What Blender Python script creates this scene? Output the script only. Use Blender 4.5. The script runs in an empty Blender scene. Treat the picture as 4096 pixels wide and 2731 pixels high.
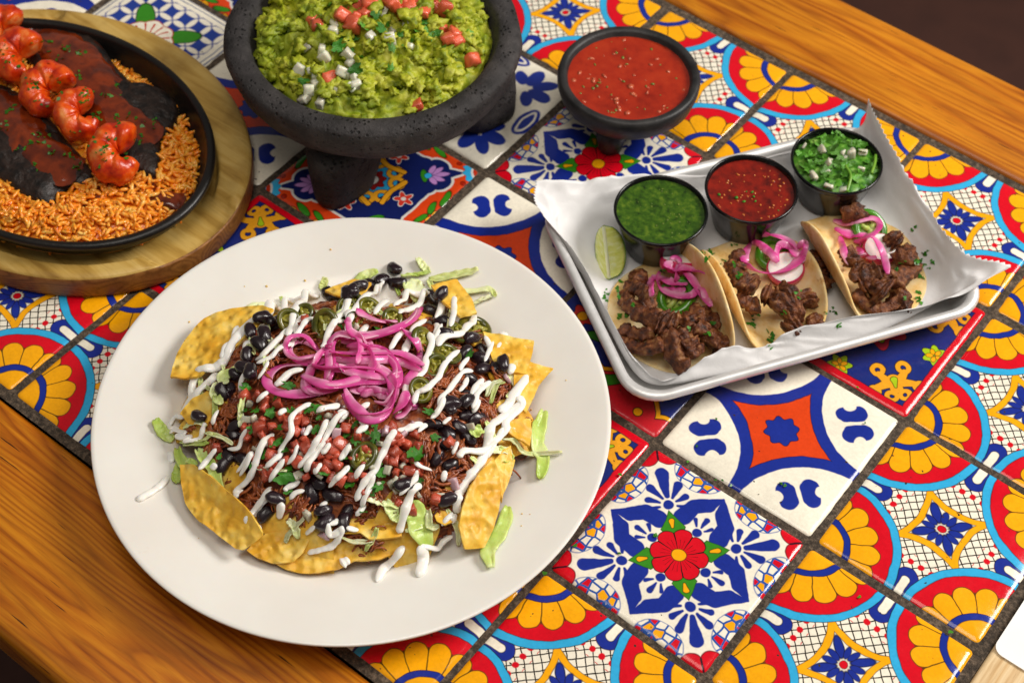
import bpy, bmesh, math, random
import numpy as np
from mathutils import Vector, Matrix, noise as mnoise
from mathutils.bvhtree import BVHTree

random.seed(7)
rng = np.random.default_rng(7)
SC = bpy.context.scene
COL = SC.collection

# ---------------------------------------------------------------- camera
CAM_C = np.array([0.24906964, -0.47983082, 0.79500331])
RIGHT = np.array([0.78628655, 0.61757834, 0.0187207])
DOWN = np.array([0.50028161, -0.61858134, -0.60586751])
FWD = np.array([-0.36259037, 0.48575109, -0.79534527])
FPX = 6443.66
cam = bpy.data.cameras.new('camera')
cam.sensor_width = 36.0
cam.lens = FPX / 4096 * 36.0
cam.clip_start = 0.02
cam.clip_end = 50
cam_o = bpy.data.objects.new('camera', cam)
COL.objects.link(cam_o)
M = Matrix.Identity(4)
for i in range(3):
    M[i][0] = RIGHT[i]
    M[i][1] = -DOWN[i]
    M[i][2] = -FWD[i]
    M[i][3] = CAM_C[i]
cam_o.matrix_world = M
cam.dof.use_dof = True
cam.dof.focus_distance = 0.925
cam.dof.aperture_fstop = 9.0
SC.camera = cam_o

# ---------------------------------------------------------------- light
GR = np.array([0.7865, 0.6176, 0.0])     # to the right across the table
GA = np.array([-0.6176, 0.7865, 0.0])    # away across the table
world = bpy.data.worlds.new('World')
SC.world = world
world.use_nodes = True
bg = world.node_tree.nodes['Background']
bg.inputs['Color'].default_value = (1.0, 0.93, 0.86, 1)
bg.inputs['Strength'].default_value = 0.18


def area(name, right, away, up, sx, sy, power, color, target=(-0.1, 0.02, 0.0)):
    l = bpy.data.lights.new(name, 'AREA')
    l.shape = 'RECTANGLE'
    l.size = sx
    l.size_y = sy
    l.energy = power
    l.color = color
    o = bpy.data.objects.new(name, l)
    COL.objects.link(o)
    p = Vector(GR * right + GA * away) + Vector((-0.1, 0.02, up))
    o.location = p
    o.rotation_euler = (Vector(target) - p).to_track_quat('-Z', 'Y').to_euler()
    return o


area('window_light', 1.5, 0.30, 1.30, 0.7, 0.7, 46, (1.0, 0.955, 0.90))
area('ceiling_light', 0.0, -0.35, 1.9, 1.0, 1.0, 17, (1.0, 0.93, 0.84))
SC.view_settings.view_transform = 'Standard'
SC.view_settings.look = 'None'
SC.view_settings.exposure = -0.20
SC.view_settings.gamma = 1.0
SC.cycles.use_denoising = True
SC.cycles.max_bounces = 8
SC.cycles.transmission_bounces = 6
SC.cycles.caustics_reflective = False
SC.cycles.caustics_refractive = False


# ---------------------------------------------------------------- helpers
def ray(px, py):
    d = RIGHT * ((px - 2048) / FPX) + DOWN * ((py - 1365.5) / FPX) + FWD
    return d / np.linalg.norm(d)


def at(px, py, z=0.0):
    """point of the photographed place seen at (px, py) on the level z"""
    d = ray(px, py)
    t = (z - CAM_C[2]) / d[2]
    return CAM_C + d * t


def crop(x0, y0, s):
    return lambda p: (x0 + p[0] * s, y0 + p[1] * s)


def hexc(h, a=1.0):
    h = h.lstrip('#')
    v = [int(h[i:i + 2], 16) / 255 for i in (0, 2, 4)]
    v = [c / 12.92 if c <= 0.04045 else ((c + 0.055) / 1.055) ** 2.4 for c in v]
    return (v[0], v[1], v[2], a)


def mesh(name, V, F, smooth=True, mats=(), mi=None):
    me = bpy.data.meshes.new(name)
    me.from_pydata([tuple(map(float, v)) for v in V], [], [tuple(map(int, f)) for f in F])
    if smooth:
        me.polygons.foreach_set('use_smooth', np.ones(len(me.polygons), bool))
    for m in mats:
        me.materials.append(m)
    if mi is not None:
        me.polygons.foreach_set('material_index', np.array(mi, dtype=np.int32))
    me.update()
    return me


def put(name, me, parent=None, loc=None, rot=None, scale=None):
    o = bpy.data.objects.new(name, me)
    COL.objects.link(o)
    if loc is not None:
        o.location = loc
    if rot is not None:
        o.rotation_euler = rot
    if scale is not None:
        o.scale = scale
    if parent is not None:
        o.parent = parent
    return o


def tag(o, label, cat, group=None, kind=None):
    o['label'] = label
    if cat:
        o['category'] = cat
    if group:
        o['group'] = group
    if kind:
        o['kind'] = kind
    return o


def empty(name, loc=(0, 0, 0)):
    o = bpy.data.objects.new(name, None)
    o.empty_display_size = 0.02
    COL.objects.link(o)
    o.location = loc
    return o


def nz(p, s=1.0, o=0.0):
    return mnoise.noise(Vector((p[0] * s + o, p[1] * s + o * 1.7, p[2] * s - o)))


def nzv(p, s=1.0, o=0.0):
    v = mnoise.noise_vector(Vector((p[0] * s + o, p[1] * s + o * 1.7, p[2] * s - o)))
    return np.array(v)


def smooth_path(P, n):
    """Catmull-Rom through the points, n samples"""
    P = np.array(P, float)
    if len(P) == 2:
        t = np.linspace(0, 1, n)[:, None]
        return P[0] * (1 - t) + P[1] * t
    Q = np.vstack([2 * P[0] - P[1], P, 2 * P[-1] - P[-2]])
    out = []
    m = len(P) - 1
    for u in np.linspace(0, m, n):
        i = min(int(u), m - 1)
        t = u - i
        a, b, c, d = Q[i], Q[i + 1], Q[i + 2], Q[i + 3]
        out.append(0.5 * ((2 * b) + (c - a) * t + (2 * a - 5 * b + 4 * c - d) * t * t + (3 * b - a - 3 * c + d) * t ** 3))
    return np.array(out)


def sweep(path, wid, hei, nseg=8, up=(0, 0, 1), squash=1.0, closed=False, cap=True, twist=0.0):
    """a tube of elliptic section along the path; wid/hei half sizes (scalar or per point)"""
    path = np.array(path, float)
    n = len(path)
    wid = np.broadcast_to(np.array(wid, float), (n,))
    hei = np.broadcast_to(np.array(hei, float), (n,))
    up = np.array(up, float)
    if up.ndim == 1:
        up = np.broadcast_to(up, (n, 3))
    if closed:
        T = np.roll(path, -1, 0) - np.roll(path, 1, 0)
    else:
        T = np.gradient(path, axis=0)
    V = []
    F = []
    for i in range(n):
        t = T[i] / (np.linalg.norm(T[i]) + 1e-12)
        s = np.cross(t, up[i])
        ln = np.linalg.norm(s)
        s = s / ln if ln > 1e-6 else np.array([1.0, 0, 0])
        b = np.cross(s, t)
        if twist:
            a0 = twist * i / n
            s, b = s * math.cos(a0) + b * math.sin(a0), b * math.cos(a0) - s * math.sin(a0)
        for k in range(nseg):
            a = 2 * math.pi * k / nseg
            V.append(path[i] + s * math.cos(a) * wid[i] + b * math.sin(a) * hei[i])
    m = n if closed else n - 1
    for i in range(m):
        j = (i + 1) % n
        for k in range(nseg):
            k2 = (k + 1) % nseg
            F.append((i * nseg + k, j * nseg + k, j * nseg + k2, i * nseg + k2))
    if cap and not closed:
        F.append(tuple(range(nseg)))
        F.append(tuple((n - 1) * nseg + k for k in reversed(range(nseg))))
    F = [f[::-1] for f in F]
    return V, F


def revolve(prof, n=64, sx=1.0, sy=1.0):
    """surface of revolution of (r, z) points; r == 0 ends close in a point"""
    V, F, rows = [], [], []
    for r, z in prof:
        if r < 1e-7:
            rows.append([len(V)])
            V.append((0, 0, z))
        else:
            rows.append(list(range(len(V), len(V) + n)))
            for k in range(n):
                a = 2 * math.pi * k / n
                V.append((r * math.cos(a) * sx, r * math.sin(a) * sy, z))
    for a, b in zip(rows[:-1], rows[1:]):
        for k in range(n):
            k2 = (k + 1) % n
            if len(a) == 1 and len(b) == 1:
                continue
            if len(a) == 1:
                F.append((a[0], b[k], b[k2]))
            elif len(b) == 1:
                F.append((a[k], b[0], a[k2]))
            else:
                F.append((a[k], b[k], b[k2], a[k2]))
    return V, F


_ico = {}


def ico(sub):
    if sub not in _ico:
        bm = bmesh.new()
        bmesh.ops.create_icosphere(bm, subdivisions=sub, radius=1.0)
        V = np.array([v.co[:] for v in bm.verts])
        F = [tuple(v.index for v in f.verts) for f in bm.faces]
        bm.free()
        _ico[sub] = (V, F)
    return _ico[sub]


def join(parts):
    V, F, o = [], [], 0
    for v, f in parts:
        V.extend([tuple(p) for p in v])
        F.extend([tuple(i + o for i in q) for q in f])
        o += len(v)
    return V, F


def subdiv(o, lv=1):
    m = o.modifiers.new('sub', 'SUBSURF')
    m.levels = lv
    m.render_levels = lv
    return o


def solid(o, th, off=-1):
    m = o.modifiers.new('solid', 'SOLIDIFY')
    m.thickness = th
    m.offset = off
    return o


def bvh_of(objs):
    """one ray-castable surface of the given objects as they stand"""
    bpy.context.view_layer.update()
    dg = bpy.context.evaluated_depsgraph_get()
    VV, FF, o0 = [], [], 0
    for o in objs:
        if o.type != 'MESH':
            continue
        e = o.evaluated_get(dg)
        me = e.to_mesh()
        n = len(me.vertices)
        co = np.empty(n * 3, np.float32)
        me.vertices.foreach_get('co', co)
        mw = np.array(o.matrix_world)
        VV.append(co.reshape(-1, 3) @ mw[:3, :3].T + mw[:3, 3])
        me.calc_loop_triangles()
        t = np.empty(len(me.loop_triangles) * 3, np.int32)
        me.loop_triangles.foreach_get('vertices', t)
        FF.append(t.reshape(-1, 3) + o0)
        o0 += n
        e.to_mesh_clear()
    return BVHTree.FromPolygons(np.vstack(VV).tolist(), np.vstack(FF).tolist())


def seen(bvh, px, py, z=0.008):
    h = bvh.ray_cast(Vector(CAM_C), Vector(ray(px, py)))[0]
    return np.array(h) if h is not None else at(px, py, z)


def lay(bvh, pts, n, lift, passes=2, z=0.008, ride=0):
    """a path laid over whatever lies there"""
    P = smooth_path(np.array(pts), n)
    C = np.array([seen(bvh, p[0], p[1], z) for p in P])
    if ride:
        z0 = C[:, 2].copy()
        for i in range(n):
            C[i, 2] = 0.7 * z0[max(0, i - ride):i + ride + 1].max() + 0.3 * z0[i]
    for _ in range(passes):
        if n > 3:
            C[1:-1] = (C[:-2] + 2 * C[1:-1] + C[2:]) / 4
    C[:, 2] += lift
    return C


# ---------------------------------------------------------------- materials
class Nodes:
    def __init__(s, name):
        s.m = bpy.data.materials.new(name)
        s.m.use_nodes = True
        s.nt = s.m.node_tree
        s.b = s.nt.nodes['Principled BSDF']
        s.out = s.nt.nodes['Material Output']

    def n(s, t, **kw):
        nd = s.nt.nodes.new(t)
        for k, v in kw.items():
            setattr(nd, k, v)
        return nd

    def link(s, a, b):
        s.nt.links.new(a, b)

    def coord(s, kind='Object', scale=(1, 1, 1), rnd=0.0):
        tc = s.n('ShaderNodeTexCoord')
        mp = s.n('ShaderNodeMapping')
        mp.inputs['Scale'].default_value = scale
        s.link(tc.outputs[kind], mp.inputs['Vector'])
        if rnd:
            oi = s.n('ShaderNodeObjectInfo')
            mu = s.n('ShaderNodeMath', operation='MULTIPLY')
            mu.inputs[1].default_value = rnd
            s.link(oi.outputs['Random'], mu.inputs[0])
            s.link(mu.outputs[0], mp.inputs['Location'])
        return mp.outputs['Vector']

    def noise(s, vec, scale, detail=3, rough=0.55, dist=0.0):
        t = s.n('ShaderNodeTexNoise')
        t.inputs['Scale'].default_value = scale
        t.inputs['Detail'].default_value = detail
        t.inputs['Roughness'].default_value = rough
        t.inputs['Distortion'].default_value = dist
        s.link(vec, t.inputs['Vector'])
        return t.outputs['Fac']

    def ramp(s, fac, stops, interp='LINEAR'):
        r = s.n('ShaderNodeValToRGB')
        r.color_ramp.interpolation = interp
        e = r.color_ramp.elements
        while len(e) < len(stops):
            e.new(0.5)
        for el, (p, c) in zip(e, stops):
            el.position = p
            el.color = hexc(c) if isinstance(c, str) else c
        s.link(fac, r.inputs['Fac'])
        return r.outputs['Color']

    def mix(s, fac, a, b, mode='MIX'):
        m = s.n('ShaderNodeMix', data_type='RGBA', blend_type=mode)
        for sock, v in ((m.inputs['Factor'], fac), (m.inputs['A'], a), (m.inputs['B'], b)):
            if isinstance(v, (int, float)):
                sock.default_value = v
            elif isinstance(v, str):
                sock.default_value = hexc(v)
            elif isinstance(v, tuple):
                sock.default_value = v
            else:
                s.link(v, sock)
        return m.outputs['Result']

    def bump(s, h, strength=0.3, dist=0.001, normal=None):
        b = s.n('ShaderNodeBump')
        b.inputs['Strength'].default_value = strength
        b.inputs['Distance'].default_value = dist
        s.link(h, b.inputs['Height'])
        if normal is not None:
            s.link(normal, b.inputs['Normal'])
        return b.outputs['Normal']

    def done(s, color=None, rough=0.5, normal=None, spec=0.5, sss=0.0, sss_r=0.004, coat=0.0, metal=0.0, trans=0.0, ior=1.45, coat_r=0.08, sss_c=None):
        b = s.b
        if color is not None:
            if isinstance(color, str):
                b.inputs['Base Color'].default_value = hexc(color)
            elif isinstance(color, tuple):
                b.inputs['Base Color'].default_value = color
            else:
                s.link(color, b.inputs['Base Color'])
        if isinstance(rough, (int, float)):
            b.inputs['Roughness'].default_value = rough
        else:
            s.link(rough, b.inputs['Roughness'])
        if normal is not None:
            s.link(normal, b.inputs['Normal'])
        b.inputs['Specular IOR Level'].default_value = spec
        b.inputs['Metallic'].default_value = metal
        b.inputs['IOR'].default_value = ior
        if sss:
            b.inputs['Subsurface Weight'].default_value = sss
            b.inputs['Subsurface Radius'].default_value = sss_c or (1.0, 0.6, 0.35)
            b.inputs['Subsurface Scale'].default_value = sss_r
        if coat:
            b.inputs['Coat Weight'].default_value = coat
            b.inputs['Coat Roughness'].default_value = coat_r
        if trans:
            b.inputs['Transmission Weight'].default_value = trans
        return s.m


def simple(name, stops, scale=60, detail=4, rough=0.5, bump=0.0, bscale=200, bdist=0.001, rnd=9.0, stretch=(1, 1, 1), vary=0.0, **kw):
    """a mottled material: noise -> colour ramp, with fine relief"""
    N = Nodes(name)
    v = N.coord('Object', stretch, rnd)
    f = N.noise(v, scale, detail)
    lo, hi = 0.3, 0.7
    st = [(lo + (hi - lo) * i / max(1, len(stops) - 1), c) for i, c in enumerate(stops)]
    col = N.ramp(f, st)
    if vary:
        oi = N.n('ShaderNodeObjectInfo')
        col = N.mix(1.0, col, N.ramp(oi.outputs['Random'], [(0.0, (1 - vary, 1 - vary, 1 - vary, 1)), (0.5, (1, 1, 1, 1)), (1.0, (1 + vary * .6, 1 + vary * .75, 1 + vary * .7, 1))]), 'MULTIPLY')
    nrm = None
    if bump:
        nrm = N.bump(N.noise(v, bscale, 4), bump, bdist)
    return N.done(col, rough, nrm, **kw)
# ================================================================ the tiled table
PITCH = 0.108
HALF = 0.0525


class X:
    """a float expression built from math nodes"""
    N = None

    def __init__(s, v):
        s.v = v

    @staticmethod
    def op(o, *a, clamp=False):
        nd = X.N.n('ShaderNodeMath', operation=o, use_clamp=clamp)
        for i, q in enumerate(a):
            q = q.v if isinstance(q, X) else q
            if isinstance(q, (int, float)):
                nd.inputs[i].default_value = q
            else:
                X.N.link(q, nd.inputs[i])
        return X(nd.outputs[0])

    def __add__(s, o): return X.op('ADD', s, o)
    __radd__ = __add__
    def __sub__(s, o): return X.op('SUBTRACT', s, o)
    def __rsub__(s, o): return X.op('SUBTRACT', o, s)
    def __mul__(s, o): return X.op('MULTIPLY', s, o)
    __rmul__ = __mul__
    def __truediv__(s, o): return X.op('DIVIDE', s, o)
    def __neg__(s): return X.op('MULTIPLY', s, -1.0)


def xmin(a, *bs):
    for b in bs:
        a = X.op('MINIMUM', a, b)
    return a


def xmax(a, *bs):
    for b in bs:
        a = X.op('MAXIMUM', a, b)
    return a


def xabs(a): return X.op('ABSOLUTE', a)
def xlen(x, y): return X.op('SQRT', X.op('MULTIPLY_ADD', x, x, y * y))
def circ(x, y, cx, cy, r): return xlen(x - cx, y - cy) - r


def caps(x, y, ax, ay, bx, by, r, r2=None):
    dx, dy = bx - ax, by - ay
    L2 = dx * dx + dy * dy
    px, py = x - ax, y - ay
    h = X.op('MULTIPLY_ADD', px, dx / L2, py * (dy / L2), clamp=True)
    qx = X.op('MULTIPLY_ADD', h, -dx, px)
    qy = X.op('MULTIPLY_ADD', h, -dy, py)
    d = xlen(qx, qy)
    if r2 is None:
        return d - r
    return d - X.op('MULTIPLY_ADD', h, r2 - r, r)


def elli(x, y, cx, cy, ang, a, b):
    """ellipse of half axes a (along ang, degrees) and b"""
    c, s_ = math.cos(math.radians(ang)), math.sin(math.radians(ang))
    px, py = x - cx, y - cy
    u = X.op('MULTIPLY_ADD', px, c / a, py * (s_ / a))
    w = X.op('MULTIPLY_ADD', px, -s_ / b, py * (c / b))
    return (xlen(u, w) - 1.0) * b


def petal(x, y, cx, cy, ang, r0, r1, b):
    c, s_ = math.cos(math.radians(ang)), math.sin(math.radians(ang))
    m = (r0 + r1) / 2
    return elli(x, y, cx + c * m, cy + s_ * m, ang, (r1 - r0) / 2, b)


def drop(x, y, cx, cy, ang, r0, r1, w0, w1):
    c, s_ = math.cos(math.radians(ang)), math.sin(math.radians(ang))
    return caps(x, y, cx + c * (r0 + w0), cy + s_ * (r0 + w0), cx + c * (r1 - w1), cy + s_ * (r1 - w1), w0, w1)


class Paint:
    """layers of glaze on one tile design"""

    def __init__(s, name, base):
        s.N = Nodes(name)
        X.N = s.N
        N = s.N
        tc = N.n('ShaderNodeTexCoord')
        sx = N.n('ShaderNodeSeparateXYZ')
        oi = N.n('ShaderNodeObjectInfo')
        off = N.n('ShaderNodeVectorMath', operation='MULTIPLY_ADD')
        cb = N.n('ShaderNodeCombineXYZ')
        N.link(oi.outputs['Random'], cb.inputs[0])
        N.link(oi.outputs['Random'], cb.inputs[2])
        N.link(cb.outputs[0], off.inputs[0])
        off.inputs[1].default_value = (13, 7, 5)
        sc = N.n('ShaderNodeVectorMath', operation='SCALE')
        sc.inputs['Scale'].default_value = 1 / PITCH
        N.link(tc.outputs['Object'], sc.inputs[0])
        N.link(sc.outputs[0], off.inputs[2])
        s.vec = off.outputs[0]
        t = N.n('ShaderNodeTexNoise')
        t.inputs['Scale'].default_value = 9.0
        t.inputs['Detail'].default_value = 2.0
        N.link(s.vec, t.inputs['Vector'])
        wob = N.n('ShaderNodeVectorMath', operation='MULTIPLY_ADD')
        N.link(t.outputs['Color'], wob.inputs[0])
        wob.inputs[1].default_value = (0.022, 0.022, 0)
        N.link(sc.outputs[0], wob.inputs[2])
        N.link(wob.outputs[0], sx.inputs[0])
        s.x = X(sx.outputs[0]) - 0.011
        s.y = X(sx.outputs[1]) - 0.011
        s.ax, s.ay = xabs(s.x), xabs(s.y)
        s.hi, s.lo = xmax(s.ax, s.ay), xmin(s.ax, s.ay)
        # diagonal frame: t away from the nearest corner, q sideways (>= 0)
        k = 2 ** -0.5
        s.t = (1.0 - s.hi - s.lo) * k
        s.q = (s.hi - s.lo) * k
        s.rc = xlen(0.5 - s.hi, 0.5 - s.lo)
        s.r0 = xlen(s.x, s.y)
        cv = N.n('ShaderNodeRGB')
        cv.outputs[0].default_value = hexc(base)
        s.col = cv.outputs[0]

    def fill(s, d, color, w=0.006, also=None):
        m = X.op('MULTIPLY_ADD', d, -1 / w, 0.5, clamp=True)
        if also is not None:
            m = m * also
        s.col = s.N.mix(m.v, s.col, color)
        return m

    def line(s, d, width, color='#17130f', also=None):
        s.fill(xabs(d) - width, color, 0.005, also)

    def shape(s, d, color, edge=0.0035, ec='#17130f', also=None):
        if edge:
            s.fill(d - edge, ec, 0.005, also)
        s.fill(d, color, 0.005, also)

    def finish(s):
        N = s.N
        n1 = N.noise(s.vec, 5.0, 3)
        n2 = N.noise(s.vec, 60.0, 2)
        v = N.ramp(n1, [(0.25, (0.90, 0.90, 0.90, 1)), (0.75, (1.05, 1.04, 1.03, 1))])
        col = N.mix(1.0, s.col, v, 'MULTIPLY')
        v2 = N.ramp(n2, [(0.3, (0.92, 0.92, 0.92, 1)), (0.7, (1.04, 1.04, 1.04, 1))])
        col = N.mix(1.0, col, v2, 'MULTIPLY')
        # specks, chips of grime in the glaze
        n3 = N.noise(s.vec, 34.0, 1)
        sp = N.ramp(n3, [(0.76, (0, 0, 0, 1)), (0.79, (1, 1, 1, 1))])
        col = N.mix(sp, col, '#3a2f26')
        rg = N.ramp(n1, [(0.3, (0.10, 0.10, 0.10, 1)), (0.8, (0.24, 0.24, 0.24, 1))])
        nb = N.bump(N.noise(s.vec, 7.0, 2), 0.25, 0.002)
        nb = N.bump(n2, 0.06, 0.0006, nb)
        return N.done(col, rg, nb, spec=0.55)


CREAM, BLUE, RED, YEL, SKY, GRN, ORG, LIME = '#f6efdc', '#1b2f92', '#d80a20', '#fbae0c', '#35aee2', '#37891f', '#de4414', '#a9c91c'


def design_medallion():
    p = Paint('tile_medallion_glaze', CREAM)
    hi, lo, x, y = p.hi, p.lo, p.x, p.y
    # lattice with red dots
    s1, s2 = (x + y) * (1 / 0.062), (x - y) * (1 / 0.062)
    f1 = xabs(X.op('FRACT', s1) - 0.5)
    f2 = xabs(X.op('FRACT', s2) - 0.5)
    par = xabs(X.op('FRACT', (X.op('FLOOR', s1 + 0.5) + X.op('FLOOR', s2 + 0.5)) * 0.5))
    p.fill(0.5 - xmax(f1, f2) - 0.075, '#241c18', 0.05)
    p.fill(xlen(0.5 - f1, 0.5 - f2) - 0.40, RED, 0.10, X.op('GREATER_THAN', par, 0.25) * X.op('LESS_THAN', xabs(hi - 0.33), 0.10))
    # blue hairpin at the middle of every side
    p.shape(caps(hi, lo, 0.52, 0.0, 0.378, 0.0, 0.062), BLUE)
    p.shape(caps(hi, lo, 0.53, 0.0, 0.392, 0.0, 0.023), CREAM)
    # star of four yellow bands
    da = xlen(hi - 0.478, lo)
    p.fill(0.345 - da, CREAM, 0.004)
    p.shape(xabs(da - 0.353) - 0.017, YEL)
    # flower in the middle
    p.fill(petal(hi, lo, 0, 0, 45, 0.035, 0.165, 0.028), '#28407e', 0.004)
    p.shape(petal(hi, lo, 0, 0, 45, 0.04, 0.16, 0.022), BLUE, 0.003)
    p.shape(petal(hi, lo, 0, 0, 15, 0.036, 0.108, 0.017), BLUE, 0.003)
    p.shape(p.r0 - 0.021, RED, 0.003)
    # quarter medallions in the corners
    r = p.rc
    p.fill(r - 0.470, '#17130f', 0.005)
    p.fill(r - 0.466, SKY, 0.005)
    p.fill(r - 0.424, '#17130f', 0.005)
    p.fill(r - 0.420, RED, 0.005)
    ang = X.op('ARCTAN2', 0.5 - lo, 0.5 - hi) * (180 / math.pi)   # 45 .. 90
    a = xabs(X.op('WRAP', ang, 11.25, -11.25)) * (math.pi / 180)
    px, py = r * X.op('COSINE', a), r * X.op('SINE', a)
    tipd = xmin(xmax(r - 0.300, (py - px * 0.199) * 0.98), xlen(px - 0.300, py) - 0.0578)
    p.fill(tipd - 0.004, '#3a2c10', 0.005)
    p.fill(tipd + 0.0005, YEL, 0.005)
    p.line(py - px * 0.199, 0.003, '#4d3a10', X.op('LESS_THAN', r, 0.33))
    p.fill(r - 0.206, '#17130f', 0.004)
    p.fill(r - 0.202, BLUE, 0.006)
    p.fill(r - 0.168, '#17130f', 0.004)
    p.fill(r - 0.164, YEL, 0.006)
    return p.finish()


def design_star():
    p = Paint('tile_star_glaze', BLUE)
    p.fill(p.rc - 0.462, CREAM, 0.006)
    d = 0.533 - p.rc
    p.shape(d, ORG, 0.004)
    a8 = X.op('ARCTAN2', p.y, p.x) * 8.0
    p.shape(p.r0 - 0.088 - 0.010 * X.op('COSINE', a8), BLUE, 0.005)
    t, q = p.t, p.q
    b = xmin(circ(t, q, 0.250, 0.066, 0.050), circ(t, q, 0.330, 0.070, 0.050), caps(t, q, 0.25, 0.046, 0.33, 0.046, 0.034))
    b = xmax(b, -circ(t, q, 0.292, 0.124, 0.036))
    p.fill(b, BLUE, 0.006)
    return p.finish()


def design_flower():
    p = Paint('tile_flower_glaze', CREAM)
    hi, lo, x, y = p.hi, p.lo, p.x, p.y
    # fish-scale clusters along the sides
    N = p.N
    vo = N.n('ShaderNodeTexVoronoi', feature='DISTANCE_TO_EDGE')
    vc = N.n('ShaderNodeTexVoronoi', feature='F1')
    for v in (vo, vc):
        v.inputs['Scale'].default_value = 19.0
        v.inputs['Randomness'].default_value = 0.5
    cb = N.n('ShaderNodeCombineXYZ')
    N.link(hi.v, cb.inputs[0])
    N.link(lo.v, cb.inputs[1])
    N.link(cb.outputs[0], vo.inputs['Vector'])
    N.link(cb.outputs[0], vc.inputs['Vector'])
    sr = N.n('ShaderNodeSeparateColor')
    N.link(vc.outputs['Color'], sr.inputs[0])
    cc = N.ramp(sr.outputs[0], [(0.0, CREAM), (0.45, RED), (0.68, YEL), (0.82, CREAM)], 'CONSTANT')
    cl = elli(hi, lo, 0.475, 0.195, 90, 0.145, 0.105)
    m1 = X.op('MULTIPLY_ADD', cl, -1 / 0.006, 0.5, clamp=True)
    p.col = N.mix(m1.v, p.col, '#2b57a8')
    m2 = X.op('MULTIPLY_ADD', X(vo.outputs['Distance']), 1 / 0.05, -1.55, clamp=True)
    m2 = m2 * X.op('MULTIPLY_ADD', cl + 0.004, -1 / 0.006, 0.5, clamp=True)
    p.col = N.mix(m2.v, p.col, cc)
    # red hearts in the corners
    p.shape(xmin(circ(p.t, p.q, 0.085, 0.055, 0.06), p.t - 0.09), RED, 0.006, '#7d1420')
    p.fill(caps(p.t, p.q, 0.04, 0.0, 0.11, 0.0, 0.006), '#3a1120', 0.004)
    # fans toward the corners
    c = 0.305 * 0.7071
    cx = cy = c
    p.fill(circ(hi, lo, cx, cy, 0.030), BLUE)
    p.fill(drop(hi, lo, cx, cy, 45, 0.04, 0.235, 0.016, 0.038), BLUE)
    for a, r1, w in ((12, 0.165, 0.025), (-22, 0.13, 0.020), (-56, 0.105, 0.015)):
        p.fill(drop(hi, lo, cx, cy, a, 0.042, r1, 0.008, w), BLUE)
    # brackets with pointed tips toward the sides
    b = xmin(caps(hi, lo, 0.430, 0.0, 0.345, 0.045, 0.008, 0.042), caps(hi, lo, 0.345, 0.045, 0.290, 0.105, 0.042, 0.045),
             caps(hi, lo, 0.290, 0.105, 0.205, 0.112, 0.045, 0.052))
    p.fill(b, BLUE)
    p.fill(circ(hi, lo, 0.168, 0.0, 0.027), BLUE)
    p.fill(drop(hi, lo, 0.168, 0, 0, 0.035, 0.115, 0.006, 0.017), BLUE)
    p.fill(drop(hi, lo, 0.168, 0, 38, 0.035, 0.095, 0.006, 0.013), BLUE)
    # green leaves, red flower
    lf = xmax(xabs(p.q) - 0.065 + xabs(p.t - 0.545) * 0.62, 0.40 - p.t)
    p.shape(lf, GRN, 0.004, '#1d3a12')
    p.shape(drop(hi, lo, 0, 0, 45, 0.165, 0.222, 0.006, 0.014), YEL, 0.004, '#2c2a10')
    a7 = X.op('ARCTAN2', y, x)
    pet = xabs(X.op('SINE', a7 * 4.0))
    d = p.r0 - 0.118 - 0.035 * X.op('SQRT', pet)
    p.shape(d, RED, 0.006)
    p.fill(pet - 0.13, '#17130f', 0.05, X.op('LESS_THAN', p.r0, 0.135))
    p.fill(xabs(X.op('SINE', a7 * 12.0)) - 0.16, '#4a0f12', 0.08, X.op('LESS_THAN', xabs(p.r0 - 0.07), 0.027))
    p.shape(p.r0 - 0.036, YEL, 0.004)
    return p.finish()


def design_scroll():
    p = Paint('tile_scroll_glaze', '#1c2c78')
    hi, lo, t, q = p.hi, p.lo, p.t, p.q
    Y2 = '#eda524'

    def ring(ct, cq, r, w):
        return xabs(xlen(t - ct, q - cq) - r) - w
    sc = xmin(circ(t, q, 0.27, 0.0, 0.050), caps(t, q, 0.27, 0.02, 0.245, 0.115, 0.030, 0.020), caps(t, q, 0.27, 0.03, 0.335, 0.075, 0.028, 0.020))
    sc = xmin(sc, ring(0.222, 0.135, 0.030, 0.014), ring(0.365, 0.075, 0.032, 0.014), caps(t, q, 0.25, 0.0, 0.205, 0.02, 0.035, 0.02))
    sc = xmin(sc, ring(0.178, 0.038, 0.028, 0.014))
    p.shape(sc, Y2, 0.005)
    p.shape(drop(t, q, 0.235, 0, 0, 0.0, 0.07, 0.006, 0.018), LIME, 0.004)
    # lime flowers at the sides
    lm = xlen(hi - 0.395, lo) - 0.060 - 0.012 * X.op('COSINE', X.op('ARCTAN2', lo, hi - 0.395) * 6.0)
    p.shape(lm, LIME, 0.006)
    for a in (0, 72, 144):
        p.shape(petal(hi, lo, 0.395, 0, a, 0.008, 0.045, 0.012), YEL, 0.003)
    # medallion
    md = p.r0 - 0.175 - 0.03 * X.op('COSINE', X.op('ARCTAN2', p.y, p.x) * 8.0)
    p.shape(md, '#c3203a', 0.006)
    p.shape(md + 0.05, LIME, 0.006)
    p.shape(petal(hi, lo, 0, 0, 45, 0.02, 0.10, 0.03), '#e58a2a', 0.004)
    p.shape(p.r0 - 0.03, RED, 0.004)
    # red frame
    p.fill(0.425 - hi, '#12122a', 0.006)
    p.fill(0.430 - hi, RED, 0.006)
    return p.finish()


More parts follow.
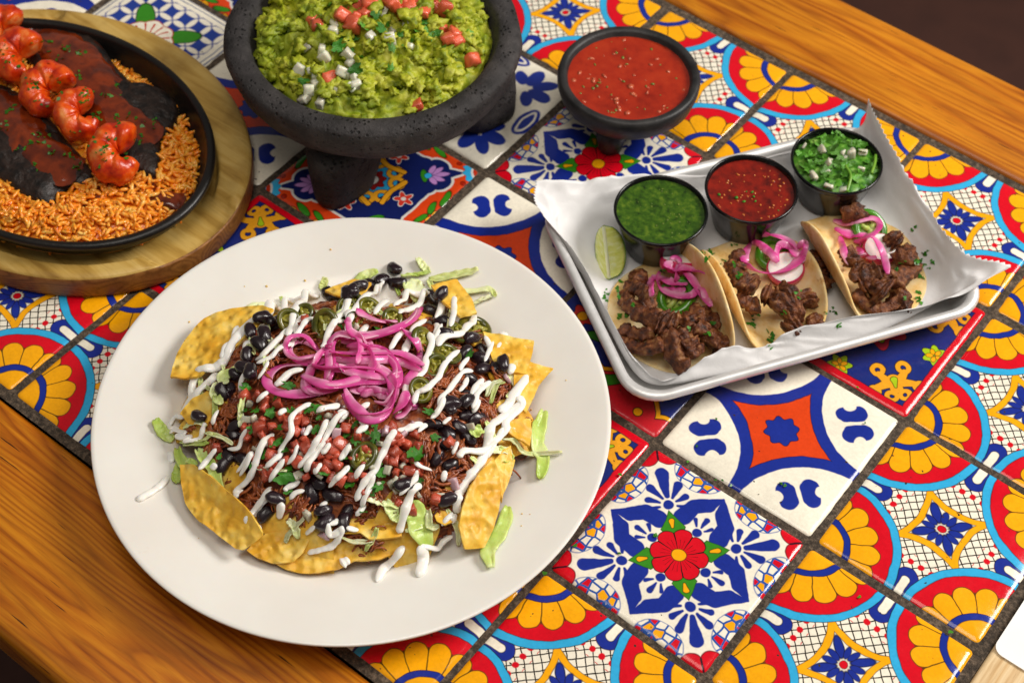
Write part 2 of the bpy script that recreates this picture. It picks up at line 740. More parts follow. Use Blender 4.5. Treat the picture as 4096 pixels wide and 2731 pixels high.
def design_bird():
    p = Paint('tile_bird_glaze', '#1d2f82')
    x, y, hi, lo = p.x, p.y, p.hi, p.lo
    # red ground curling in from the two near sides, edged in yellow
    d = xmin(circ(x, y, 0.16, -0.50, 0.27), circ(x, y, 0.52, -0.52, 0.18), circ(x, y, -0.2, -0.55, 0.3))
    p.shape(d - 0.03, YEL, 0.007)
    p.shape(d, '#c4202b', 0.006)
    for cx, cy, a in ((0.05, -0.32, 40), (0.25, -0.18, 100), (0.36, -0.02, 60), (0.20, 0.16, 140), (-0.15, -0.1, 20), (-0.28, 0.22, 70), (0.05, 0.33, 10), (0.40, 0.28, 120)):
        p.shape(elli(x, y, cx, cy, a, 0.10, 0.036), GRN, 0.006)
    for cx, cy, r in ((0.16, -0.02, 0.08), (-0.1, 0.2, 0.09), (0.3, 0.36, 0.07), (-0.34, -0.05, 0.07)):
        aa = X.op('ARCTAN2', y - cy, x - cx)
        p.shape(xlen(x - cx, y - cy) - r - 0.016 * X.op('COSINE', aa * 5.0), '#d7352a', 0.006)
        p.shape(circ(x, y, cx, cy, 0.03), YEL, 0.005)
    p.shape(xabs(circ(x, y, 0.08, -0.13, 0.05)) - 0.014, '#2b8fb0', 0.005)
    p.shape(xabs(circ(x, y, 0.36, 0.14, 0.05)) - 0.014, '#2b8fb0', 0.005)
    p.shape(circ(x, y, 0.30, -0.40, 0.025), YEL, 0.006)
    p.shape(circ(x, y, 0.10, -0.44, 0.025), YEL, 0.006)
    return p.finish()


def design_ornate():
    p = Paint('tile_ornate_glaze', '#dd4418')
    hi, lo, t, q, x, y = p.hi, p.lo, p.t, p.q, p.x, p.y
    WH = '#dcd9d2'
    # scrolls and leaves on the orange ground
    for ct, cq, c in ((0.19, 0.20, YEL), (0.26, 0.27, YEL), (0.33, 0.33, YEL)):
        p.shape(xabs(xlen(t - ct, q - cq) - 0.026) - 0.012, c, 0.005, '#5a1a0c')
    p.shape(elli(t, q, 0.27, 0.20, 60, 0.06, 0.02), GRN, 0.004)
    p.shape(elli(t, q, 0.36, 0.27, 60, 0.05, 0.018), GRN, 0.004)
    p.shape(circ(t, q, 0.155, 0.085, 0.016), '#a3240f', 0.003)
    # navy lobes on the diagonals
    lobe = xmin(circ(t, q, 0.30, 0.05, 0.075), circ(t, q, 0.40, 0.07, 0.085), caps(t, q, 0.16, 0.0, 0.30, 0.0, 0.01, 0.06))
    body = xmin(lobe, xmax(hi - 0.34, lo - 0.30))
    p.fill(body - 0.020, WH, 0.006)
    p.fill(body - 0.004, '#17225e', 0.006)
    for a, r1 in ((180, 0.13), (150, 0.11), (120, 0.09)):
        p.shape(petal(t, q, 0.36, 0, a, 0.02, r1, 0.018), '#c58ed2', 0.003, '#3a2a6a')
    p.shape(elli(t, q, 0.385, 0.0, 90, 0.05, 0.02), GRN, 0.003)
    p.shape(circ(t, q, 0.36, 0.0, 0.022), SKY, 0.003)
    # flowers toward the sides
    aa = X.op('ARCTAN2', lo, hi - 0.255)
    p.shape(xlen(hi - 0.255, lo) - 0.045 - 0.016 * X.op('COSINE', aa * 5.0), '#d23a2a', 0.007, WH)
    p.fill(circ(hi, lo, 0.255, 0.0, 0.016), WH)
    # middle
    p.shape(p.r0 - 0.155, '#2f9fd0', 0.005)
    p.shape(xabs(circ(hi, lo, 0.135, 0.07, 0.04)) - 0.014, '#eda524', 0.005)
    p.shape(caps(hi, lo, 0.15, 0.0, 0.17, 0.11, 0.016), '#eda524', 0.005)
    p.shape(p.r0 - 0.075 - 0.012 * X.op('COSINE', X.op('ARCTAN2', y, x) * 8.0), '#8c1d1d', 0.005)
    p.shape(p.r0 - 0.035, WH, 0.004)
    # scalloped suns in the corners
    ac = X.op('ARCTAN2', 0.5 - lo, 0.5 - hi)
    p.shape(p.rc - 0.135 - 0.008 * X.op('COSINE', ac * 16.0), SKY, 0.004, '#14667c')
    p.fill(p.rc - 0.092, WH)
    p.fill(p.rc - 0.078, '#c13417')
    p.fill(p.rc - 0.048, SKY)
    return p.finish()


def design_leaf():
    p = Paint('tile_leaf_glaze', CREAM)
    hi, lo, t, q = p.hi, p.lo, p.t, p.q
    B2 = '#1f3390'
    p.fill(petal(hi, lo, 0.24, 0.24, 45, 0.05, 0.22, 0.045), B2)
    p.fill(petal(hi, lo, 0.24, 0.24, 0, 0.03, 0.20, 0.05), B2)
    p.fill(petal(hi, lo, 0.24, 0.24, -50, 0.03, 0.17, 0.04), B2)
    p.fill(elli(hi, lo, 0.43, 0.0, 90, 0.13, 0.060), B2)
    p.fill(elli(hi, lo, 0.43, 0.0, 90, 0.105, 0.036), CREAM)
    p.fill(elli(hi, lo, 0.43, 0.0, 90, 0.085, 0.024), B2)
    p.fill(xabs(p.r0 - 0.14) - 0.02, B2)
    p.shape(p.r0 - 0.07, YEL)
    return p.finish()


def design_lattice():
    p = Paint('tile_lattice_glaze', '#243f95')
    hi, lo, x, y = p.hi, p.lo, p.x, p.y
    s1, s2 = x * 8.0, y * 8.0
    f1, f2 = X.op('FRACT', s1) - 0.5, X.op('FRACT', s2) - 0.5
    g1, g2 = X.op('FRACT', s1 + 0.5) - 0.5, X.op('FRACT', s2 + 0.5) - 0.5
    p.fill(xmin(elli(f1, g2, 0, 0, 0, 0.42, 0.17), elli(g1, f2, 0, 0, 90, 0.42, 0.17)), CREAM, 0.05)
    p.fill(0.40 - hi, CREAM, 0.006)
    p.line(hi - 0.44, 0.004, '#51618c')
    p.line(hi - 0.47, 0.004, '#51618c')
    p.shape(elli(hi, lo, 0.16, 0.16, 45, 0.14, 0.06), GRN, 0.006)
    a = X.op('ARCTAN2', y, x)
    p.shape(p.r0 - 0.17 - 0.02 * xabs(X.op('SINE', a * 4.0)), CREAM, 0.008, '#b02a20')
    p.fill(xabs(X.op('SINE', a * 8.0)) - 0.35, '#c63a22', 0.1, X.op('LESS_THAN', xabs(p.r0 - 0.12), 0.045))
    p.shape(p.r0 - 0.075, YEL, 0.005)
    p.shape(p.r0 - 0.052, SKY, 0.005)
    return p.finish()


def tile_mesh():
    """pillowed tile with rounded glaze edges"""
    prof = [(0.0, -0.0065), (0.0, -0.0030), (0.0004, -0.0017), (0.0012, -0.0009), (0.0024, -0.00035), (0.0042, 0.0), (0.012, 0.0003)]
    V, F = [], []
    R0, nc = 0.0028, 3
    for ins, z in prof:
        h = HALF - ins
        R = max(R0 - ins * 0.3, 0.0008)
        for sx, sy, a0 in ((1, 1, 0), (-1, 1, 90), (-1, -1, 180), (1, -1, 270)):
            for k in range(nc + 1):
                a = math.radians(a0 + 90 * k / nc)
                V.append((sx * (h - R) + R * math.cos(a), sy * (h - R) + R * math.sin(a), z))
    n = 4 * (nc + 1)
    for i in range(len(prof) - 1):
        for k in range(n):
            k2 = (k + 1) % n
            F.append((i * n + k, i * n + k2, (i + 1) * n + k2, (i + 1) * n + k))
    F.append(tuple((len(prof) - 1) * n + k for k in range(n)))
    return V, F


def wood(name, dark, mid, light, ax='X', gloss=0.32, scale=1.0):
    N = Nodes(name)
    v = N.coord('Object', (1.0, 14.0, 14.0) if ax == 'X' else (14.0, 1.0, 14.0))
    warp = N.noise(N.coord('Object', (2.2, 3, 3) if ax == 'X' else (3, 2.2, 3)), 3.0, 2)
    vm = N.n('ShaderNodeVectorMath', operation='MULTIPLY_ADD')
    N.link(warp, vm.inputs[0])
    vm.inputs[1].default_value = (0.0, 0.10, 0.0) if ax == 'X' else (0.10, 0, 0)
    N.link(v, vm.inputs[2])
    g1 = N.noise(vm.outputs[0], 2.3 * scale, 1, 0.4)
    g2 = N.noise(vm.outputs[0], 38 * scale, 3, 0.6)
    rg = N.n('ShaderNodeMath', operation='MULTIPLY')
    rg.inputs[1].default_value = 17.0
    N.link(g1, rg.inputs[0])
    fr = N.n('ShaderNodeMath', operation='FRACT')
    N.link(rg.outputs[0], fr.inputs[0])
    col = N.ramp(fr.outputs[0], [(0.0, dark), (0.10, mid), (0.40, light), (0.72, mid), (0.96, dark)])
    g3 = N.noise(vm.outputs[0], 5.5 * scale, 4, 0.6)
    col = N.mix(0.45, col, N.ramp(g3, [(0.30, dark), (0.45, mid), (0.6, light), (0.75, mid)]))
    fine = N.ramp(g2, [(0.30, (0.78, 0.72, 0.64, 1)), (0.55, (1, 1, 1, 1)), (0.8, (1.05, 1.05, 1.05, 1))])
    col = N.mix(1.0, col, fine, 'MULTIPLY')
    # dark pores: short streaks along the grain
    v3 = N.coord('Object', (7, 150, 150) if ax == 'X' else (150, 7, 150))
    po = N.noise(v3, 4.0, 2)
    pm = N.ramp(po, [(0.70, (0, 0, 0, 1)), (0.75, (1, 1, 1, 1))])
    col = N.mix(pm, col, '#4a2408')
    big = N.noise(N.coord('Object', (4, 9, 9)), 2.0, 2)
    col = N.mix(1.0, col, N.ramp(big, [(0.3, (0.86, 0.84, 0.80, 1)), (0.7, (1.08, 1.06, 1.02, 1))]), 'MULTIPLY')
    nb = N.bump(g2, 0.12, 0.0006)
    return N.done(col, gloss, nb, spec=0.5)


def slab_mesh(x0, x1, y0, y1, z0, z1, r=0.004, seg=4):
    """board with rounded long edges"""
    bm = bmesh.new()
    bmesh.ops.create_cube(bm, size=1.0)
    for v in bm.verts:
        v.co = Vector(((x0 + x1) / 2 + v.co.x * (x1 - x0), (y0 + y1) / 2 + v.co.y * (y1 - y0), (z0 + z1) / 2 + v.co.z * (z1 - z0)))
    bmesh.ops.bevel(bm, geom=list(bm.edges), offset=r, segments=seg, affect='EDGES', profile=0.5)
    V = [v.co[:] for v in bm.verts]
    F = [tuple(v.index for v in f.verts) for f in bm.faces]
    bm.free()
    return V, F


table = tag(empty('tiled_table', (0, 0, -0.04)), 'wooden table inlaid with colourful hand-painted tiles', 'table')


def tpart(name, me, loc=(0, 0, 0), rot=None):
    return put(name, me, table, (loc[0], loc[1], loc[2] + 0.04), rot)


M_wood = wood('varnished_pine', '#84400a', '#b5660e', '#d0861a')
M_wood2 = wood('pale_pine', '#c9a06a', '#dcbc8c', '#ead2aa', 'Y', 0.4)  # paler pine tone, used on the end plank alone
XL, XR = -1.15, 2 * PITCH
tpart('border_plank', mesh('far_plank', *slab_mesh(XL, 0.42, 3 * PITCH + 0.004, 0.412, -0.038, 0.0008, 0.005), mats=[M_wood]))
tpart('border_plank', mesh('near_plank', *slab_mesh(XL, 0.42, -0.325, -2 * PITCH - 0.004, -0.038, 0.0008, 0.007), mats=[M_wood]))
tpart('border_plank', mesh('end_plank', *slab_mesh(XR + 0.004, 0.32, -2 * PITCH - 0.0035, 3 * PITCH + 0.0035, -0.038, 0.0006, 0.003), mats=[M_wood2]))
# table apron under the boards
M_apron = simple('dark_stained_apron', ['#140c07', '#21140c'], 30, rough=0.6)
tpart('apron', mesh('apron', *slab_mesh(XL + 0.05, 0.26, -0.27, 0.36, -0.12, -0.0385, 0.003), mats=[M_apron]))

Ng = Nodes('dark_grout')
gv = Ng.coord('Object')
gn = Ng.noise(gv, 420, 6, 0.7)
gl = Ng.noise(gv, 30, 3)
gc = Ng.ramp(gn, [(0.30, '#1e1813'), (0.50, '#4f4438'), (0.66, '#807060'), (0.80, '#a89a88')])
gc = Ng.mix(1.0, gc, Ng.ramp(gl, [(0.3, (0.55, 0.52, 0.48, 1)), (0.7, (1.05, 1, 0.95, 1))]), 'MULTIPLY')
M_grout = Ng.done(gc, 0.85, Ng.bump(gn, 0.9, 0.0012))
# grout sheet, finely uneven
gx = np.linspace(XL, XR + 0.0038, 240)
gy = np.linspace(-2 * PITCH - 0.0038, 3 * PITCH + 0.0038, 110)
GV = [(a, b, -0.0013 + 0.0004 * nz((a, b, 0), 260) + 0.0003 * nz((a, b, 0), 60)) for b in gy for a in gx]
nx_ = len(gx)
GF = [(j * nx_ + i, j * nx_ + i + 1, (j + 1) * nx_ + i + 1, (j + 1) * nx_ + i) for j in range(len(gy) - 1) for i in range(nx_ - 1)]
tpart('grout', mesh('grout', GV, GF, mats=[M_grout]))

TV, TF = tile_mesh()
DES = dict(A=design_medallion(), B=design_star(), C=design_flower(), D=design_scroll(), E=design_bird(), F=design_ornate(), G=design_leaf(), H=design_lattice())
TM = {k: mesh('tile_' + k, TV, TF, mats=[m]) for k, m in DES.items()}
LAY = {(0, -1): 'B', (0, 0): 'C', (-1, -1): 'E', (-1, 0): 'D', (0, -2): 'D', (-1, -2): 'F', (-2, -2): 'C', (-3, -2): 'G', (-3, -1): 'F', (-2, -1): 'B',
       (-2, 0): 'G', (-3, 0): 'D', (-4, -1): 'B', (-4, 0): 'C', (-4, -2): 'C', (-5, -2): 'F', (-5, -1): 'H', (-5, 0): 'B', (-6, -1): 'B', (-6, 0): 'F', (-6, -2): 'D'}
for ui in range(-8, 2):
    for vi in range(-3, 2):
        k = 'A' if (vi in (-3, 1) or ui == 1) else LAY.get((ui, vi), 'BCDF'[(ui * 3 + vi) % 4])
        if ui <= -7 and vi > -1:
            continue
        r1, r2, r3 = rng.uniform(-1, 1, 3)
        tl = tpart('tile', TM[k], ((ui + 0.5) * PITCH + r1 * 0.0007, -(vi + 0.5) * PITCH + r2 * 0.0007, 0.0004 * r3 - 0.0003), (0.003 * r1, 0.003 * r2, 0.006 * r3))

# floor far below the table
M_floor = simple('dark_floor', ['#3a2019', '#4a2a20', '#331b15'], 5, rough=0.6)
fl = put('floor', mesh('floor', [(-6, -6, -0.76), (6, -6, -0.76), (6, 6, -0.76), (-6, 6, -0.76)], [(0, 1, 2, 3)], False, mats=[M_floor]))
fl['kind'] = 'structure'

# card on the far corner of the wood
M_card = simple('white_card', ['#f1eeea', '#f7f5f1'], 40, rough=0.55)
c0 = at(3966, 2592, 0.001)
# ================================================================ vessels
# ---- card lying on the wood at the corner
M_ink = simple('grey_print', ['#c9c6c2', '#d2cfcb'], 40)
cc = at(3966, 2600, 0.001)
cd = (at(4096, 2400, 0.001) - at(3966, 2600, 0.001))
cd = cd / np.linalg.norm(cd)
ce = np.array([cd[1], -cd[0], 0.0])
CV, r_ = [], 0.006
for sx, sy, a0 in ((1, 1, 0), (-1, 1, 90), (-1, -1, 180), (1, -1, 270)):
    for k in range(6):
        a = math.radians(a0 + 18 * k)
        u_, w_ = sx * (0.0425 - r_) + r_ * math.cos(a), sy * (0.027 - r_) + r_ * math.sin(a)
        CV.append(cc + cd * (0.0425 + u_) + ce * (0.027 + w_))
nC = len(CV)
CVt = [v + np.array([0, 0, 0.0008]) for v in CV]
card = put('card', mesh('card', CV + CVt, [tuple(range(nC, 2 * nC)), tuple(reversed(range(nC)))] + [(k, (k + 1) % nC, nC + (k + 1) % nC, nC + k) for k in range(nC)], False, [M_card]))
tag(card, 'white rounded card lying on the pale wood at the table corner', 'card')
for k in range(2):
    b = cc + cd * (0.012 + 0.003 * k) + ce * 0.020 + np.array([0, 0, 0.0011])
    e1_, e2_ = ce * 0.014, cd * 0.0004
    put('print_line', mesh('print_line', [b, b + e1_, b + e1_ + e2_, b + e2_], [(0, 1, 2, 3)], False, [M_ink]), card)

# ---- white dinner plate
PC = np.array([-0.1430, -0.1070, 0.0])
PR = 0.1502
plate_prof = [(0, 0.0062), (0.04, 0.0062), (0.080, 0.0063), (0.088, 0.0068), (0.095, 0.0084), (0.101, 0.0112), (0.107, 0.0140), (0.115, 0.0163), (0.130, 0.0198), (0.142, 0.0226),
              (0.1475, 0.0240), (0.1496, 0.0243), (PR, 0.0237), (0.1499, 0.0225), (0.147, 0.0213), (0.130, 0.0166), (0.112, 0.0120), (0.098, 0.0060), (0.090, 0.0022), (0.088, 0.0004), (0.084, 0.0004), (0.082, 0.0020), (0, 0.0022)]


def plate_z(r):
    return float(np.interp(r, [p[0] for p in plate_prof[:12]], [p[1] for p in plate_prof[:12]]))


Np = Nodes('glazed_white_china')
pv = Np.coord('Object')
pc = Np.ramp(Np.noise(pv, 14, 4), [(0.3, '#e4dfd7'), (0.6, '#eae7e0'), (0.8, '#edebe5')])
gr_ = Np.ramp(Np.noise(pv, 60, 5, 0.7), [(0.70, (0, 0, 0, 1)), (0.80, (0.35, 0.35, 0.35, 1))])
pc = Np.mix(gr_, pc, '#d8c8b0')
M_plate = Np.done(pc, 0.15, Np.bump(Np.noise(pv, 30, 2), 0.05, 0.001), spec=0.5, sss=0.1, sss_r=0.003)
plate = put('dinner_plate', mesh('dinner_plate', *revolve(plate_prof, 160), mats=[M_plate]), loc=PC)
tag(plate, 'large round cream-white dinner plate under the loaded nachos', 'plate')

# ---- wooden trivet with recess and finger notch
TC, TA, TB = np.array([-0.4476, -0.0606, 0.0005]), 0.1435, 0.1118
TH = 0.020
SKC, SKA, SKB = np.array([-0.4425, -0.0680, 0.0]), 0.1240, 0.0900
M_triv = None
Nt = Nodes('oiled_trivet_wood')
tv = Nt.coord('Object', (1.0, 9.0, 9.0))
g1 = Nt.noise(tv, 14, 5, 0.6, 0.4)
tcol = Nt.ramp(g1, [(0.25, '#96702e'), (0.45, '#c09a4e'), (0.6, '#d0ae64'), (0.8, '#a8823e')])
st = Nt.noise(Nt.coord('Object'), 22, 4)
tcol = Nt.mix(1.0, tcol, Nt.ramp(st, [(0.28, (0.52, 0.46, 0.38, 1)), (0.5, (0.95, 0.95, 0.92, 1)), (0.8, (1.08, 1.06, 1.0, 1))]), 'MULTIPLY')
chip_ = Nt.ramp(Nt.noise(Nt.coord('Object', (1, 2.2, 1)), 30, 5, 0.7), [(0.70, (0, 0, 0, 1)), (0.74, (1, 1, 1, 1))])
tcol = Nt.mix(chip_, tcol, '#6b4a2c')
M_triv = Nt.done(tcol, 0.42, Nt.bump(Nt.noise(tv, 50, 4), 0.25, 0.0008), spec=0.45)
M_tedge = wood('trivet_edge_wood', '#5b3312', '#8a5a2a', '#a06d38', 'X', 0.5)
nA, nR = 192, 64
notches = [at(740, 922, 0.015), at(60, 60, 0.015)]
V = [(0, 0, 0.011)]
rr = np.concatenate([np.linspace(0.1, 0.70, 8), np.linspace(0.715, 0.985, 44)])
for r in rr:
    for k in range(nA):
        a = 2 * math.pi * k / nA
        x, y = TA * r * math.cos(a), TB * r * math.sin(a)
        wx, wy = TC[0] + x, TC[1] + y
        e = math.hypot((wx - SKC[0]) / (SKA - 0.001), (wy - SKC[1]) / (SKB - 0.001))
        dep = min(max((1.0 - e) * 40 + 0.5, 0), 1) * 0.007
        for q in notches:
            dn = math.hypot(wx - q[0], wy - q[1])
            dep = max(dep, min(max((0.036 - dn) / 0.004, 0), 1) * 0.0075)
        z = TH - dep
        V.append((x, y, z - 0.0008 * max(0, (r - 0.965) / 0.02)))
for z, s_ in ((TH - 0.002, 0.997), (TH - 0.005, 1.0), (0.004, 1.0), (0.001, 0.992), (0.0, 0.98)):
    for k in range(nA):
        a = 2 * math.pi * k / nA
        V.append((TA * s_ * math.cos(a), TB * s_ * math.sin(a), z))
F = [(0, 1 + k, 1 + (k + 1) % nA) for k in range(nA)]
nrow = len(rr) + 5
for i in range(nrow - 1):
    for k in range(nA):
        a, b = 1 + i * nA + k, 1 + i * nA + (k + 1) % nA
        F.append((a, a + nA, b + nA, b))
mi = [0] * nA + [0 if i < len(rr) else 1 for i in range(nrow - 1) for _ in range(nA)]
trivet = put('wooden_trivet', mesh('wooden_trivet', V, F, True, [M_triv, M_tedge], mi), loc=TC)
tag(trivet, 'oval worn wooden trivet board under the black skillet', 'trivet')

# ---- cast iron platter
M_iron = simple('seasoned_cast_iron', ['#0b0a09', '#171412', '#1f1a16'], 40, rough=0.38, bump=0.35, bscale=260, bdist=0.0006, spec=0.5)
sk_prof = [(0, 0.0165), (0.6, 0.0165), (0.80, 0.0172), (0.885, 0.0200), (0.925, 0.0270), (0.945, 0.0345), (0.952, 0.0362), (0.975, 0.0370), (0.995, 0.0364), (1.0, 0.0350), (0.998, 0.0325),
           (0.985, 0.0312), (0.96, 0.0300), (0.93, 0.0215), (0.88, 0.0150), (0.80, 0.0133), (0, 0.0131)]
V, F = revolve(sk_prof, 144, SKA, SKB)
skillet = put('cast_iron_skillet', mesh('cast_iron_skillet', V, F, mats=[M_iron]), loc=SKC)
tag(skillet, 'black oval cast iron skillet holding rice, steak and shrimp', 'skillet')

# ---- molcajete
Nm = Nodes('volcanic_stone')
mv = Nm.coord('Object')
n_a = Nm.noise(mv, 55, 5, 0.65)
n_b = Nm.noise(mv, 420, 4, 0.7)
mc = Nm.ramp(n_a, [(0.3, '#211f1f'), (0.5, '#343131'), (0.7, '#474342')])
vo = Nm.n('ShaderNodeTexVoronoi')
vo.inputs['Scale'].default_value = 300
Nm.link(mv, vo.inputs['Vector'])
pit = Nm.ramp(vo.outputs['Distance'], [(0.16, (0, 0, 0, 1)), (0.34, (1, 1, 1, 1))])
pm_ = Nm.mix(Nm.ramp(Nm.noise(mv, 90, 2), [(0.45, (1, 1, 1, 1)), (0.58, (0, 0, 0, 1))]), pit, (1, 1, 1, 1))
mc = Nm.mix(1.0, mc, Nm.mix(0.75, (1, 1, 1, 1), pm_), 'MULTIPLY')
spk = Nm.ramp(n_b, [(0.68, (0, 0, 0, 1)), (0.74, (1, 1, 1, 1))])
mc = Nm.mix(Nm.mix(0.6, (0, 0, 0, 1), spk), mc, '#7d7672')
nb_ = Nm.bump(n_b, 0.8, 0.0012)
nb_ = Nm.bump(pm_, 1.0, 0.0016, nb_)
M_stone = Nm.done(mc, 0.62, nb_, spec=0.35)
MC, MR, MZ = np.array([-0.3030, 0.0986, 0.0]), 0.0967, 0.084


def rough_rev(prof, n, amp, sc, seed=0.0):
    V, F = revolve(prof, n)
    V = [np.array(v) + amp * nz(v, sc, seed) * np.array([v[0] / (math.hypot(v[0], v[1]) + 1e-3), v[1] / (math.hypot(v[0], v[1]) + 1e-3), 0.7]) for v in V]
    return V, F


molc = empty('molcajete', MC)
tag(molc, 'large dark volcanic stone mortar bowl on stubby legs, full of guacamole', 'stone bowl')
prof = [(0, 0.040), (0.03, 0.041), (0.055, 0.049), (0.072, 0.064), (0.0785, 0.076), (0.0805, 0.0822), (0.0825, 0.0842), (0.088, 0.0848), (0.0940, 0.0838), (0.0962, 0.0815), (0.0968, 0.077), (0.0950, 0.068), (0.089, 0.056),
        (0.078, 0.044), (0.062, 0.035), (0.04, 0.029), (0, 0.028)]
put('bowl', mesh('molcajete_bowl', *rough_rev(prof, 200, 0.0016, 48), mats=[M_stone]), molc)
for ang, rad in ((-72, 0.064), (45, 0.070), (165, 0.066)):
    a = math.radians(ang)
    lp = []
    V, F = revolve([(0, 0.047), (0.018, 0.046), (0.0245, 0.042), (0.0255, 0.036), (0.0240, 0.020), (0.0215, 0.007), (0.0205, 0.0022), (0.017, 0.0006), (0, 0.0006)], 48)
    V2 = []
    for v in V:
        v = np.array(v)
        x = v[0] * 1.0
        bx = 1.0 + 0.10 * math.cos(3 * math.atan2(v[1], v[0]))
        lean = (0.05 - v[2]) * 0.16
        p = np.array([v[0] * bx + rad - 0.006 + lean, v[1] * bx, v[2]])
        p += 0.0012 * nz(p, 45, ang) * np.array([1, 1, 0.0])
        V2.append((p[0] * math.cos(a) - p[1] * math.sin(a), p[0] * math.sin(a) + p[1] * math.cos(a), p[2]))
    put('leg', mesh('molcajete_leg', V2, F, mats=[M_stone]), molc)

# ---- small stone salsa bowl
SBC, SBR = np.array([-0.1710, 0.2050, 0.0]), 0.0475
M_stone2 = simple('smooth_dark_stone', ['#1b1b1c', '#2b2a2a', '#363433'], 70, rough=0.45, bump=0.4, bscale=500, bdist=0.0006, spec=0.4)
sbowl = empty('salsa_bowl', SBC)
sbowl.scale = (1.018, 1.018, 0.82)
tag(sbowl, 'small dark stone bowl of red salsa beside the big mortar', 'stone bowl')
prof = [(0, 0.0240), (0.02, 0.0255), (0.033, 0.0340), (0.0395, 0.046), (0.0412, 0.0535), (0.0425, 0.0552), (0.0450, 0.0556), (0.0468, 0.0545), (0.0475, 0.0515), (0.0471, 0.046), (0.0448, 0.0365), (0.0385, 0.0270), (0.027, 0.0195), (0, 0.0165)]
put('bowl', mesh('salsa_bowl_body', *rough_rev(prof, 96, 0.0004, 70), mats=[M_stone2]), sbowl)
for ang in (-75, 45, 165):
    a = math.radians(ang)
    V, F = revolve([(0, 0.033), (0.0095, 0.032), (0.0100, 0.014), (0.0080, 0.0015), (0.007, 0.0005), (0, 0.0005)], 24)
    put('leg', mesh('salsa_bowl_leg', [(v[0] + 0.027 * math.cos(a), v[1] + 0.027 * math.sin(a), v[2]) for v in V], F, mats=[M_stone2]), sbowl)

# ---- aluminium tray
TRC = np.array([-0.0250, 0.1460, 0.0])
E1 = np.array([0.5385, 0.8426, 0.0])
E2 = np.array([0.8426, -0.5385, 0.0])
TRA, TRB = 0.1205, 0.0850


def TRP(a, b, z):
    return TRC + E1 * a + E2 * b + np.array([0, 0, z])


def rrect(ha, hb, r, z, n=8):
    out = []
    for sx, sy, a0 in ((1, 1, 0), (-1, 1, 90), (-1, -1, 180), (1, -1, 270)):
        for k in range(n + 1):
            a = math.radians(a0 + 90 * k / n)
            out.append((sx * (ha - r) + r * math.cos(a), sy * (hb - r) + r * math.sin(a), z))
    return out


Na = Nodes('brushed_aluminium')
av = Na.coord('Object', (1, 1, 1))
an = Na.noise(av, 90, 4)
as_ = Na.noise(Na.coord('Object', (8, 300, 300)), 5, 3)
M_alu = Na.done(Na.ramp(an, [(0.3, '#dedddb'), (0.7, '#f0efee')]), Na.ramp(as_, [(0.3, (0.34, 0.34, 0.34, 1)), (0.7, (0.50, 0.50, 0.50, 1))]), Na.bump(as_, 0.05, 0.0005), metal=0.5)
loops = []
for ins, z in ((0.030, 0.0022), (0.0165, 0.0022), (0.0135, 0.0026), (0.0120, 0.0040), (0.0085, 0.0150), (0.0068, 0.0198), (0.0060, 0.0212), (0.0040, 0.0226), (0.0020, 0.0226), (0.0005, 0.0214), (0.0, 0.0196), (0.0008, 0.0178), (0.0026, 0.0168),
               (0.0048, 0.0172), (0.0068, 0.0165), (0.0105, 0.0040), (0.0128, 0.0012), (0.0165, 0.0006), (0.030, 0.0006)):
    loops.append(rrect(TRA - ins, TRB - ins, max(0.024 - ins * 0.6, 0.006), z))
nL = len(loops[0])
V = [p for l in loops for p in l]
F = [(i * nL + k, i * nL + (k + 1) % nL, (i + 1) * nL + (k + 1) % nL, (i + 1) * nL + k) for i in range(len(loops) - 1) for k in range(nL)]
F = [f for f in F]
F.append(tuple(reversed(range(nL))))
F.append(tuple((len(loops) - 1) * nL + k for k in range(nL)))
F = [f[::-1] for f in F]
tray = put('metal_tray', mesh('metal_tray', V, F, mats=[M_alu]), loc=TRC, rot=(0, 0, math.atan2(E1[1], E1[0])))
# local y of the mesh runs to -E2, the plan is symmetric
tag(tray, 'small rectangular aluminium tray with rolled rim holding the tacos', 'tray')

# ---- paper liner
def tray_top(p):
    """height of the tray surface under a point"""
    d = p - TRC
    a, b = abs(d @ E1), abs(d @ E2)
    R = 0.024
    qx, qy = max(a - (TRA - R), 0), max(b - (TRB - R), 0)
    ins = (R - math.hypot(qx, qy)) if (qx > 0 and qy > 0) else min(TRA - a, TRB - b)
    if ins < -0.0005:
        return 0.001
    return float(np.interp(ins, [-.0005, 0.0, .0005, .0020, .0040, .0060, .0068, .0085, .0120, .0135, .0165], [.0180, .0205, .0214, .0226, .0226, .0214, .0200, .0152, .0042, .0027, .0022]))


